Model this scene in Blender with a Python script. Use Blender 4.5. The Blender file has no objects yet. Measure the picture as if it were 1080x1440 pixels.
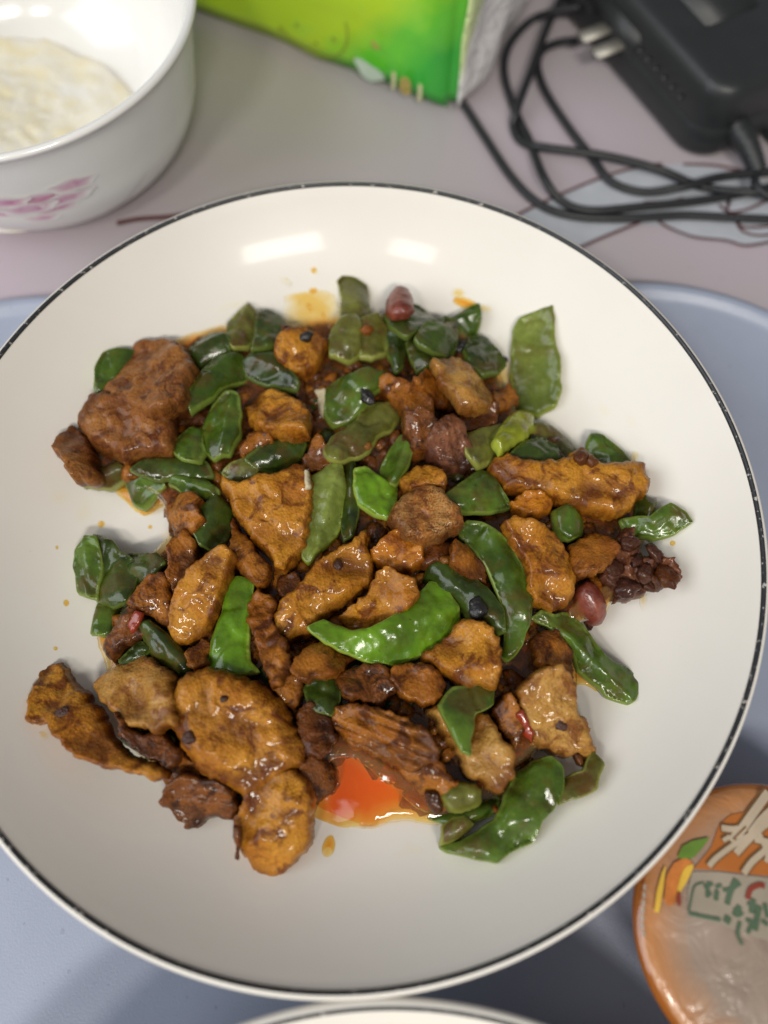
import bpy, bmesh, math, random
import numpy as np
from mathutils import Vector, Matrix, noise
from mathutils.geometry import delaunay_2d_cdt
random.seed(7)
S = bpy.context.scene
COL = S.collection
R = math.radians

# ------------------------------------------------------------------ camera
CAM = (0.01184, -0.07292, 0.24063); TILT = 0.35; FPX = 1040.0
cd = bpy.data.cameras.new('camera'); cam = bpy.data.objects.new('camera', cd); COL.objects.link(cam)
cam.location = CAM; cam.rotation_euler = (TILT, 0, 0)
cd.sensor_fit = 'VERTICAL'; cd.sensor_height = 36; cd.lens = 26.0
cd.clip_start = 0.005; cd.clip_end = 20
cd.dof.use_dof = True; cd.dof.focus_distance = 0.218; cd.dof.aperture_fstop = 3.9
S.camera = cam

# ------------------------------------------------------------------ world and lamps
w = bpy.data.worlds.new('World'); S.world = w; w.use_nodes = True
bg = w.node_tree.nodes['Background']; bg.inputs[0].default_value = (0.96, 0.96, 1.0, 1); bg.inputs[1].default_value = 0.20
def area(name, loc, target, sx, sy, power, col):
    l = bpy.data.lights.new(name, 'AREA'); l.shape = 'RECTANGLE'; l.size = sx; l.size_y = sy; l.energy = power; l.color = col
    o = bpy.data.objects.new(name, l); COL.objects.link(o); o.location = loc
    o.rotation_euler = (Vector(target) - Vector(loc)).to_track_quat('-Z', 'Y').to_euler()
    return o
area('ceiling_lamp', (0.24, -0.92, 1.16), (0, 0, 0), 0.36, 0.14, 10.2, (1.0, 0.955, 0.87))
area('ceiling_lamp', (-0.34, -0.88, 1.16), (0, 0, 0), 0.20, 0.14, 4.8, (1.0, 0.955, 0.87))
area('window_light', (-1.42, -0.35, 1.15), (0, 0, 0), 1.5, 1.3, 20, (0.92, 0.96, 1.0))
S.view_settings.view_transform = 'Standard'; S.view_settings.look = 'None'
S.view_settings.exposure = 0.0; S.view_settings.gamma = 1.0
S.cycles.use_denoising = True
S.cycles.max_bounces = 10; S.cycles.transparent_max_bounces = 24

# ------------------------------------------------------------------ helpers
def px(x, y, z=0.0):
    dx = (x - 540) / FPX; dy = -(y - 720) / FPX
    ct, st = math.cos(TILT), math.sin(TILT)
    d = (dx, dy * ct + st, dy * st - ct)
    k = (z - CAM[2]) / d[2]
    return Vector((CAM[0] + k * d[0], CAM[1] + k * d[1], z))

def pts(s):
    return [tuple(float(v) for v in p.split(',')) for p in s.split()]

def tag(o, label=None, cat=None, group=None, kind=None):
    if label: o['label'] = label
    if cat: o['category'] = cat
    if group: o['group'] = group
    if kind: o['kind'] = kind
    return o

def link(name, me, mat=None, parent=None, loc=None, smooth=True):
    o = bpy.data.objects.new(name, me); COL.objects.link(o)
    if mat: me.materials.append(mat)
    if smooth:
        me.polygons.foreach_set('use_smooth', [True] * len(me.polygons))
    if parent: o.parent = parent
    if loc is not None: o.location = loc
    me.update()
    return o

def from_bm(name, bm, mat=None, parent=None, loc=None, smooth=True):
    me = bpy.data.meshes.new(name); bmesh.ops.recalc_face_normals(bm, faces=bm.faces); bm.to_mesh(me); bm.free()
    return link(name, me, mat, parent, loc, smooth)

def empty(name, loc=(0, 0, 0), rz=0):
    o = bpy.data.objects.new(name, None); COL.objects.link(o); o.location = loc; o.rotation_euler = (0, 0, rz); o.empty_display_size = .01
    return o

def lathe(name, prof, mat, parent=None, loc=None, n=160, closed=False):
    bm = bmesh.new(); rings = []
    for r, z in prof:
        if r < 1e-6: rings.append([bm.verts.new((0, 0, z))])
        else: rings.append([bm.verts.new((r * math.cos(2 * math.pi * i / n), r * math.sin(2 * math.pi * i / n), z)) for i in range(n)])
    pairs = list(zip(rings, rings[1:])) + ([(rings[-1], rings[0])] if closed else [])
    for a, b in pairs:
        for i in range(n):
            j = (i + 1) % n
            if len(a) == 1 and len(b) == 1: continue
            if len(a) == 1: bm.faces.new((a[0], b[j], b[i]))
            elif len(b) == 1: bm.faces.new((a[i], a[j], b[0]))
            else: bm.faces.new((a[i], a[j], b[j], b[i]))
    return from_bm(name, bm, mat, parent, loc)

def catmull(P, n=10):
    P = [Vector(p) for p in P]; Q = [P[0]] + P + [P[-1]]; out = []
    for i in range(1, len(Q) - 2):
        for k in range(n):
            t = k / n; a, b, c, d = Q[i - 1], Q[i], Q[i + 1], Q[i + 2]
            out.append(0.5 * ((2 * b) + (c - a) * t + (2 * a - 5 * b + 4 * c - d) * t * t + (3 * b - a - 3 * c + d) * t ** 3))
    out.append(P[-1]); return out

def tube(name, path, rad, mat, parent=None, n=12):
    bm = bmesh.new(); rings = []
    for i, p in enumerate(path):
        t = (path[min(i + 1, len(path) - 1)] - path[max(i - 1, 0)]).normalized()
        a = t.cross(Vector((0, 0, 1)));
        if a.length < 1e-4: a = Vector((1, 0, 0))
        a.normalize(); b = t.cross(a).normalized(); r = rad(i / (len(path) - 1)) if callable(rad) else rad
        rings.append([bm.verts.new(p + r * (math.cos(2 * math.pi * k / n) * a + math.sin(2 * math.pi * k / n) * b)) for k in range(n)])
    for a, b in zip(rings, rings[1:]):
        for k in range(n): bm.faces.new((a[k], a[(k + 1) % n], b[(k + 1) % n], b[k]))
    bm.faces.new(rings[0]); bm.faces.new(rings[-1])
    return from_bm(name, bm, mat, parent)

# ------------------------------------------------------------------ materials
class NT:
    def __init__(s, name):
        s.m = bpy.data.materials.new(name); s.m.use_nodes = True; s.t = s.m.node_tree; s.n = s.t.nodes; s.l = s.t.links
        s.b = s.n['Principled BSDF']; s.out = s.n['Material Output']
        s.co = s.n.new('ShaderNodeTexCoord').outputs['Object']
    def node(s, ty, **kw):
        n = s.n.new(ty)
        for k, v in kw.items(): setattr(n, k, v)
        return n
    def put(s, sock, v):
        if hasattr(v, 'links'): s.l.new(v, sock)
        else: sock.default_value = v
    def noise(s, scale, detail=4, rough=.55, vec=None, dist=0):
        n = s.node('ShaderNodeTexNoise'); s.l.new(vec or s.co, n.inputs['Vector'])
        n.inputs['Scale'].default_value = scale; n.inputs['Detail'].default_value = detail; n.inputs['Roughness'].default_value = rough; n.inputs['Distortion'].default_value = dist
        return n.outputs['Fac']
    def voro(s, scale, vec=None, feature='F1'):
        n = s.node('ShaderNodeTexVoronoi', feature=feature); s.l.new(vec or s.co, n.inputs['Vector']); n.inputs['Scale'].default_value = scale
        return n.outputs['Distance']
    def ramp(s, f, stops):
        n = s.node('ShaderNodeValToRGB'); s.l.new(f, n.inputs[0]); e = n.color_ramp.elements
        while len(e) < len(stops): e.new(.5)
        for k, (p, c) in enumerate(stops):
            e[k].position = p; e[k].color = (c, c, c, 1) if not hasattr(c, '__len__') else (*c, 1)
        return n.outputs[0]
    def mix(s, f, a, b):
        n = s.node('ShaderNodeMix', data_type='RGBA'); s.put(n.inputs[0], f)
        for i, v in ((6, a), (7, b)):
            if hasattr(v, 'links'): s.l.new(v, n.inputs[i])
            else: n.inputs[i].default_value = (*v, 1)
        return n.outputs[2]
    def math(s, op, a, b=0.0):
        n = s.node('ShaderNodeMath', operation=op); s.put(n.inputs[0], a); s.put(n.inputs[1], b); return n.outputs[0]
    def offs(s):
        oi = s.node('ShaderNodeObjectInfo'); k = s.math('MULTIPLY', oi.outputs['Random'], 3.7)
        v = s.node('ShaderNodeVectorMath', operation='ADD'); s.l.new(s.co, v.inputs[0]); s.l.new(k, v.inputs[1])
        s.co = v.outputs[0]; s.rnd = oi.outputs['Random']; return s
    def attr(s, name):
        a = s.node('ShaderNodeAttribute', attribute_name=name); return a.outputs['Fac']
    def bump(s, h, dist, strength=1.0, prev=None):
        n = s.node('ShaderNodeBump'); s.l.new(h, n.inputs['Height']); n.inputs['Distance'].default_value = dist; n.inputs['Strength'].default_value = strength
        if prev is not None: s.l.new(prev, n.inputs['Normal'])
        return n.outputs[0]
    def set(s, **kw):
        for k, v in kw.items():
            sock = s.b.inputs[k.replace('_', ' ')]
            if not hasattr(v, 'links') and hasattr(v, '__len__') and len(v) == 3 and sock.type == 'RGBA': v = (*v, 1)
            s.put(sock, v)
        return s.m

def simple(name, col, rough=.5, bumps=None, var=.12, vs=60, **kw):
    t = NT(name); f = t.noise(vs, 5)
    c = t.mix(t.ramp(f, [(.3, 0), (.7, 1)]), tuple(v * (1 - var) for v in col), tuple(min(1, v * (1 + var)) for v in col))
    if bumps: kw['Normal'] = t.bump(t.noise(bumps[0], 4), bumps[1])
    return t.set(Base_Color=c, Roughness=rough, **kw)

def meat_mat(name, dark, mid, light, rough=.34, fat=None, spots=.4, fine=.00026):
    t = NT(name).offs()
    big = t.noise(75, 4, .6, dist=.6); med = t.noise(300, 5, .65, dist=.5); fn = t.noise(1300, 4, .6)
    c = t.mix(t.ramp(big, [(.36, 0), (.60, 1)]), mid, light)
    c = t.mix(t.ramp(t.noise(150, 5, .65, dist=.8), [(.39, .92), (.51, 0)]), c, dark)
    if fat:
        wv = t.node('ShaderNodeTexWave'); t.l.new(t.co, wv.inputs['Vector']); wv.inputs['Scale'].default_value = 26; wv.inputs['Distortion'].default_value = 7; wv.inputs['Detail'].default_value = 3; wv.inputs['Detail Scale'].default_value = 60
        c = t.mix(t.ramp(wv.outputs['Fac'], [(.48, 0), (.8, .6)]), c, fat)
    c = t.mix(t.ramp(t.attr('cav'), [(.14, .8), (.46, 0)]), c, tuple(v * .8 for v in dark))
    edn = t.math('MULTIPLY', t.attr('edge'), t.ramp(t.noise(240, 3), [(.35, .15), (.65, 1)]))
    c = t.mix(t.math('MULTIPLY', edn, .85), c, dark)
    sp = t.ramp(t.noise(620, 2, .5), [(.66, 0), (.72, spots)])
    c = t.mix(sp, c, tuple(v * .3 for v in dark))
    c = t.mix(t.ramp(fn, [(.35, .3), (.6, 0)]), c, dark)
    b1 = t.bump(med, .0006, .7); b2 = t.bump(fn, fine, 1.0, b1)
    b3 = t.bump(t.voro(1050), fine * .9, .8, b2)
    rg = t.ramp(t.noise(200, 3), [(.35, rough - .12), (.7, rough + .25)])
    return t.set(Base_Color=c, Roughness=rg, Normal=b3, Specular_IOR_Level=.18, Coat_Weight=.42, Coat_Roughness=.06, Coat_IOR=1.38, Subsurface_Weight=.15, Subsurface_Radius=(.004, .0016, .0005), Subsurface_Scale=1.0)

MEAT = {
 'gold':  meat_mat('fried_pork_gold', (.125, .030, .003), (.39, .138, .008), (.53, .232, .020)),
 'fat':   meat_mat('fried_pork_fat', (.18, .058, .008), (.39, .170, .025), (.48, .260, .058), rough=.28),
 'brown': meat_mat('fried_pork_brown', (.066, .015, .002), (.25, .074, .006), (.39, .140, .013)),
 'roast': meat_mat('fried_pork_roast', (.090, .022, .004), (.25, .084, .015), (.34, .138, .030), rough=.42),
 'dark':  meat_mat('fried_pork_dark', (.030, .007, .002), (.125, .034, .005), (.23, .075, .012), rough=.28),
 'layer': meat_mat('fried_pork_layered', (.11, .028, .005), (.33, .110, .018), (.43, .170, .034), fat=(.52, .32, .11)),
 'maroon': meat_mat('fried_pork_mince', (.036, .009, .005), (.135, .041, .017), (.24, .090, .038), rough=.4),
 'orange': meat_mat('fried_pork_orange', (.20, .050, .003), (.45, .150, .006), (.56, .21, .010)),
}

def pepper_mat(name, dark, mid, light, flesh, rough=.2, sauce=.35, wr=1.0, sss=.1):
    t = NT(name).offs()
    big = t.noise(60, 3, .5, dist=.4); med = t.noise(260, 4, .6); fn = t.noise(900, 3)
    c = t.mix(t.ramp(big, [(.38, 0), (.60, 1)]), mid, tuple(v * 1.25 for v in light))
    c = t.mix(t.ramp(t.noise(110, 4, .6), [(.34, .8), (.58, 0)]), c, dark)
    sc = t.ramp(t.noise(105, 5, .65, dist=.5), [(.50, 0), (.64, min(1, sauce * 1.7))])
    c = t.mix(sc, c, (.095, .052, .010))
    c = t.mix(t.ramp(t.noise(420, 3), [(.60, 0), (.74, .12)]), c, (.22, .27, .12))
    c = t.mix(t.ramp(t.attr('edge'), [(.40, 0), (.78, .9)]), c, tuple(v * 1.25 for v in flesh))
    c = t.mix(t.ramp(t.attr('under'), [(.5, 0), (.6, 1)]), c, flesh)
    sp = t.ramp(t.noise(620, 2), [(.74, 0), (.77, .7)])
    c = t.mix(sp, c, (.012, .008, .004))
    b1 = t.bump(t.noise(130, 2, .5), .0014 * wr, .35); b2 = t.bump(t.noise(480, 3, .5), .00030 * wr, .55, b1); b3 = t.bump(fn, .00010, .6, b2)
    rg = t.ramp(t.noise(180, 3), [(.35, rough - .07), (.7, rough + .16)])
    return t.set(Base_Color=c, Roughness=rg, Normal=b3, Specular_IOR_Level=.35, Coat_Weight=.3, Coat_Roughness=.06)

PEP = {
 'bright': pepper_mat('pepper_bright', (.042, .090, .003), (.074, .165, .005), (.112, .230, .008), (.22, .29, .04), sauce=.12),
 'green':  pepper_mat('pepper_green', (.024, .043, .004), (.047, .090, .007), (.078, .135, .013), (.14, .19, .03)),
 'dark':   pepper_mat('pepper_dark', (.011, .017, .003), (.025, .043, .005), (.042, .070, .008), (.08, .11, .018)),
 'olive':  pepper_mat('pepper_olive', (.045, .040, .006), (.090, .092, .013), (.140, .145, .026), (.20, .21, .04), rough=.3, sauce=.6),
 'inside': pepper_mat('pepper_inside', (.070, .095, .010), (.114, .152, .021), (.165, .205, .038), (.18, .22, .022), rough=.24, sauce=.25, wr=1.5),
 'lime':   pepper_mat('pepper_lime', (.100, .112, .007), (.195, .225, .009), (.28, .30, .018), (.28, .32, .035), sauce=.3),
}
M_peanut = NT('peanut_skin').offs()
_f = M_peanut.noise(300, 4); _c = M_peanut.mix(M_peanut.ramp(_f, [(.3, 0), (.7, 1)]), (.110, .018, .010), (.25, .058, .030))
M_peanut = M_peanut.set(Base_Color=_c, Roughness=.36, Normal=M_peanut.bump(M_peanut.noise(600, 4), .0004), Coat_Weight=.3, Coat_Roughness=.15)
M_black = simple('fermented_bean_black', (.012, .010, .010), .35, (500, .001), Coat_Weight=.3)
M_corn = simple('peppercorn_husk', (.055, .018, .010), .4, (900, .0008))
M_chilli = simple('dried_chilli_red', (.26, .030, .010), .2, (260, .0006), Coat_Weight=.5, Coat_Roughness=.08)
M_garlic = simple('garlic_pale', (.52, .44, .28), .4, (500, .0005), vs=200)

def fluid(name, thin, thick, gl=.03, dif=.10, nz=.3, fk=1.0, bmp=.0012):
    t = NT(name); e = t.attr('edge')
    v = t.noise(42, 2)
    c = t.mix(t.ramp(t.math('ADD', e, t.math('MULTIPLY', t.math('SUBTRACT', t.noise(190, 3), .5), nz)), [(.05, 0), (.95, 1)]), thick, thin)
    tr = t.node('ShaderNodeBsdfTransparent'); t.l.new(c, tr.inputs[0])
    gs = t.node('ShaderNodeBsdfGlossy'); gs.inputs['Roughness'].default_value = gl; gs.inputs[0].default_value = (1, 1, 1, 1)
    df = t.node('ShaderNodeBsdfDiffuse'); t.l.new(c, df.inputs[0])
    m0 = t.node('ShaderNodeMixShader'); m0.inputs[0].default_value = dif; t.l.new(tr.outputs[0], m0.inputs[1]); t.l.new(df.outputs[0], m0.inputs[2])
    fr = t.node('ShaderNodeFresnel'); fr.inputs[0].default_value = 1.46
    nb = t.bump(v, bmp, .6); t.l.new(nb, fr.inputs['Normal']); t.l.new(nb, gs.inputs['Normal'])
    ms = t.node('ShaderNodeMixShader'); gm = t.node('ShaderNodeNewGeometry'); t.l.new(t.math('MULTIPLY', t.math('MULTIPLY', fr.outputs[0], t.math('SUBTRACT', 1.0, gm.outputs['Backfacing'])), fk), ms.inputs[0]); t.l.new(m0.outputs[0], ms.inputs[1]); t.l.new(gs.outputs[0], ms.inputs[2])
    t.l.new(ms.outputs[0], t.out.inputs[0]); return t.m
M_oil = fluid('chilli_oil', (.995, .86, .46), (.985, .55, .15), dif=.05, nz=.9, bmp=.0026)
M_film = fluid('oil_film', (1.0, .995, .97), (.985, .90, .66), .3, .0, 1.6, .3)
M_smear = fluid('oil_smear', (1.0, 1.0, 1.0), (.998, .985, .94), .3, .0, 1.8, .0)
M_drop = fluid('oil_drop', (.995, .90, .62), (.985, .74, .26), .15, .05, .3, .5)

t = NT('sauce'); f = t.noise(240, 5)
M_sauce = t.set(Base_Color=t.mix(t.ramp(f, [(.35, 0), (.7, 1)]), (.030, .009, .002), (.120, .036, .007)), Roughness=.3, Normal=t.bump(t.noise(420, 5), .0016), Specular_IOR_Level=.25, Coat_Weight=.2, Coat_Roughness=.06)

# plate glaze
t = NT('cream_glaze'); f = t.noise(18, 4); sp = t.ramp(t.noise(900, 2), [(.74, 0), (.78, .3)])
c = t.mix(t.ramp(f, [(.3, 0), (.7, 1)]), (.775, .735, .668), (.810, .770, .705))
M_glaze = t.set(Base_Color=t.mix(sp, c, (.60, .53, .44)), Roughness=.34, Specular_IOR_Level=.2, Coat_Weight=.10, Coat_Roughness=.08, Normal=t.bump(t.noise(70, 3), .00022, .4))
t = NT('black_rim'); f = t.noise(520, 4, .7)
chip = t.ramp(t.noise(420, 4, .75), [(.60, 0), (.64, 1)])
M_rim = t.set(Base_Color=t.mix(chip, (.022, .024, .028), (.50, .47, .43)), Roughness=t.ramp(f, [(.3, .25), (.7, .55)]))
M_bowl = simple('bowl_porcelain', (.85, .84, .81), .16, None, .03, 20, Coat_Weight=.5, Coat_Roughness=.06)
t = NT('tray_plastic'); f = t.noise(25, 4); sp = t.ramp(t.noise(420, 2, .4), [(.72, 0), (.76, .55)])
c = t.mix(t.ramp(f, [(.3, 0), (.7, 1)]), (.300, .335, .430), (.335, .370, .470))
M_tray = t.set(Base_Color=t.mix(sp, c, (.22, .24, .33)), Roughness=.34, Normal=t.bump(t.noise(1500, 3), .00008))
t = NT('tablecloth'); f = t.noise(6, 3, .5); g = t.noise(260, 3)
c = t.mix(t.ramp(f, [(.35, 0), (.66, 1)]), (.425, .390, .390), (.480, .405, .455))
M_table = t.set(Base_Color=t.mix(t.ramp(g, [(.66, 0), (.74, .35)]), c, (.36, .31, .34)), Roughness=.42, Normal=t.bump(t.noise(900, 3), .00010))
M_printblue = simple('print_pale_blue', (.44, .46, .50), .42)
M_printline = simple('print_maroon', (.105, .030, .030), .45)
M_plastic = simple('adapter_plastic', (.020, .022, .023), .38, (1400, .00012))
M_cable = simple('cable_rubber', (.016, .017, .019), .42, (900, .0001))
M_metal = simple('prong_metal', (.42, .40, .35), .55, None, .08, 200, Metallic=.8)

# ------------------------------------------------------------------ setting: table and tray
bm = bmesh.new()
for x, y in ((-1.2, -1.2), (1.2, -1.2), (1.2, 1.6), (-1.2, 1.6)): bm.verts.new((x, y, 0))
bm.faces.new(bm.verts[:]) if False else None
bm.verts.ensure_lookup_table(); bm.faces.new([bm.verts[i] for i in range(4)])
table = from_bm('table', bm, M_table, smooth=False); tag(table, 'pale lavender printed table surface under the tray', None, kind='structure')

def decal(name, poly, z, mat, parent, zf=None):
    bm = bmesh.new()
    vs = [bm.verts.new((p[0], p[1], zf(p[0], p[1]) if zf else z)) for p in poly]
    f = bm.faces.new(vs); bmesh.ops.triangulate(bm, faces=[f]); 
    o = from_bm(name, bm, mat, parent, smooth=False); return o
def ribbon(name, path, wid, z, mat, parent, zf=None):
    bm = bmesh.new(); L = []; Rr = []
    for i, p in enumerate(path):
        d = (path[min(i + 1, len(path) - 1)] - path[max(i - 1, 0)]); n = Vector((-d.y, d.x, 0)).normalized()
        ww = wid(i / (len(path) - 1)) if callable(wid) else wid
        a = p + n * ww / 2; b = p - n * ww / 2
        L.append(bm.verts.new((a.x, a.y, zf(a.x, a.y) if zf else z))); Rr.append(bm.verts.new((b.x, b.y, zf(b.x, b.y) if zf else z)))
    for i in range(len(path) - 1): bm.faces.new((L[i], Rr[i], Rr[i + 1], L[i + 1]))
    return from_bm(name, bm, mat, parent, smooth=False)
BL = '640,368 735,300 800,268 850,248 900,236 960,232 1010,238 1060,250 1110,262 1110,345 1060,348 1020,342 960,335 935,320 895,316 850,335 800,360 750,380'
decal('printed_petal', [px(x, y) for x, y in pts(BL)], .0004, M_printblue, table)
for s in ('655,345 735,300 800,270 850,250 900,236 930,232', '780,366 825,345 860,330 900,314', '925,313 940,322 975,335 1020,340 1050,347 1100,338',
          '960,233 1000,234 1035,240 1060,246', '1010,290 1025,300 1050,296 1075,285 1100,270', '1022,290 1026,280 1020,300', '1035,315 1045,328 1070,333 1100,328', '1035,315 1050,322 1100,318', '905,286 940,285 960,280'):
    ribbon('printed_line', catmull([px(x, y) for x, y in pts(s)], 6), .0012, .0008, M_printline, table)
ribbon('printed_line', catmull([px(x, y) for x, y in pts('165,316 195,310 235,307 275,302')], 6), .0022, .0008, M_printline, table)

def rrect(hx0, hx1, y0, y1, r, n=16):
    out = []
    for cx, cy, a0 in ((hx1 - r, y1 - r, 0), (hx0 + r, y1 - r, 90), (hx0 + r, y0 + r, 180), (hx1 - r, y0 + r, 270)):
        for k in range(n + 1):
            a = R(a0 + 90 * k / n); out.append((cx + r * math.cos(a), cy + r * math.sin(a)))
    return out
def tray():
    prof = [(0.000, .0005), (-.0005, .010), (.0005, .0118), (.0022, .0124), (.0040, .0118), (.0052, .0102), (.0075, .0088), (.020, .0072), (.027, .0050), (.034, .0040)]
    bm = bmesh.new(); rings = []
    for ins, z in prof:
        rings.append([bm.verts.new((x, y, z)) for x, y in rrect(-.200 + ins, .196 - ins, -.42 + ins, .104 - ins, .088 - ins)])
    n = len(rings[0])
    for a, b in zip(rings, rings[1:]):
        for i in range(n): bm.faces.new((a[i], a[(i + 1) % n], b[(i + 1) % n], b[i]))
    bm.faces.new(rings[-1]); bm.faces.new(rings[0])
    o = from_bm('tray', bm, M_tray); o.rotation_euler = (0, 0, R(1.6)); o.location = (0, -.005, 0)
    tag(o, 'pale blue plastic tray with rounded corners under the plates', 'tray')
tray()

# ------------------------------------------------------------------ plates
ZF, ZR, RI, RF = .0125, .0415, .1182, .074
def plate_z(r):
    if r <= RF: return ZF + .0006 * (r / RF) ** 2
    s = min((r - RF) / (RI - RF), 1.05); return ZF + .0006 + (ZR - ZF - .0006) * (s ** 1.9 * .93 + .07 * s)
def build_plate(loc, label, first):
    root = empty('plate', loc)
    inner = [(0, ZF)] + [(r, plate_z(r)) for r in np.linspace(.01, RI, 44)]
    lip = [(.1188, .0421), (.1194, .0423), (.1202, .0419), (.1206, .0409), (.1204, .0396)]
    outer = [(.1188, .0370), (.114, .0302), (.107, .0222), (.098, .0150), (.086, .0102), (.074, .0086), (.072, .0048), (.066, .0048), (.064, .0085), (0, .0090)]
    lathe('dish', inner + lip + outer, M_glaze, root, n=256)
    band = []
    for r, z in ((.11815, .0416), (.1184, .0421), (.1187, .04242), (.1190, .04255), (.1192, .04252)): band.append((r, z))
    lathe('rim_band', band + [(.1191, .0419), (.1186, .0416)], M_rim, root, n=400, closed=True)
    tag(root, label, 'plate', 'cream plates with a black rim')
    return root
plate = build_plate((0, 0, 0), 'large cream plate with chipped black rim holding the pork and peppers', True)
build_plate((.0137, -.2405, 0), 'second cream plate with black rim, only its edge showing at the bottom', False)

# ------------------------------------------------------------------ height map of what lies on the plate
HN = 270; HS = .001; H0 = -.135
gx, gy = np.meshgrid(H0 + HS * np.arange(HN), H0 + HS * np.arange(HN), indexing='xy')
HM = np.vectorize(plate_z)(np.hypot(gx, gy))

def inside(poly, X, Y):
    r = np.zeros(X.shape, bool); n = len(poly); j = n - 1
    for i in range(n):
        xi, yi = poly[i]; xj, yj = poly[j]
        cnd = ((yi > Y) != (yj > Y)) & (X < (xj - xi) * (Y - yi) / (yj - yi + 1e-15) + xi)
        r ^= cnd; j = i
    return r
def segdist(poly, X, Y):
    d = np.full(X.shape, 1e9); n = len(poly)
    for i in range(n):
        x0, y0 = poly[i]; x1, y1 = poly[(i + 1) % n]; dx, dy = x1 - x0, y1 - y0; L = dx * dx + dy * dy + 1e-18
        tt = np.clip(((X - x0) * dx + (Y - y0) * dy) / L, 0, 1)
        d = np.minimum(d, np.hypot(X - x0 - tt * dx, Y - y0 - tt * dy))
    return d
def chaikin(P, q=.25, it=1):
    for _ in range(it):
        o = []
        for i in range(len(P)):
            a = np.array(P[i]); b = np.array(P[(i + 1) % len(P)]); o += [tuple(a * (1 - q) + b * q), tuple(a * q + b * (1 - q))]
        P = o
    return P
def resample(P, step):
    P = np.array(P); Q = np.vstack([P, P[:1]]); d = np.r_[0, np.cumsum(np.hypot(*np.diff(Q, axis=0).T))]
    n = max(10, int(d[-1] / step)); tt = np.linspace(0, d[-1], n, endpoint=False)
    return list(zip(np.interp(tt, d, Q[:, 0]), np.interp(tt, d, Q[:, 1])))

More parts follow.
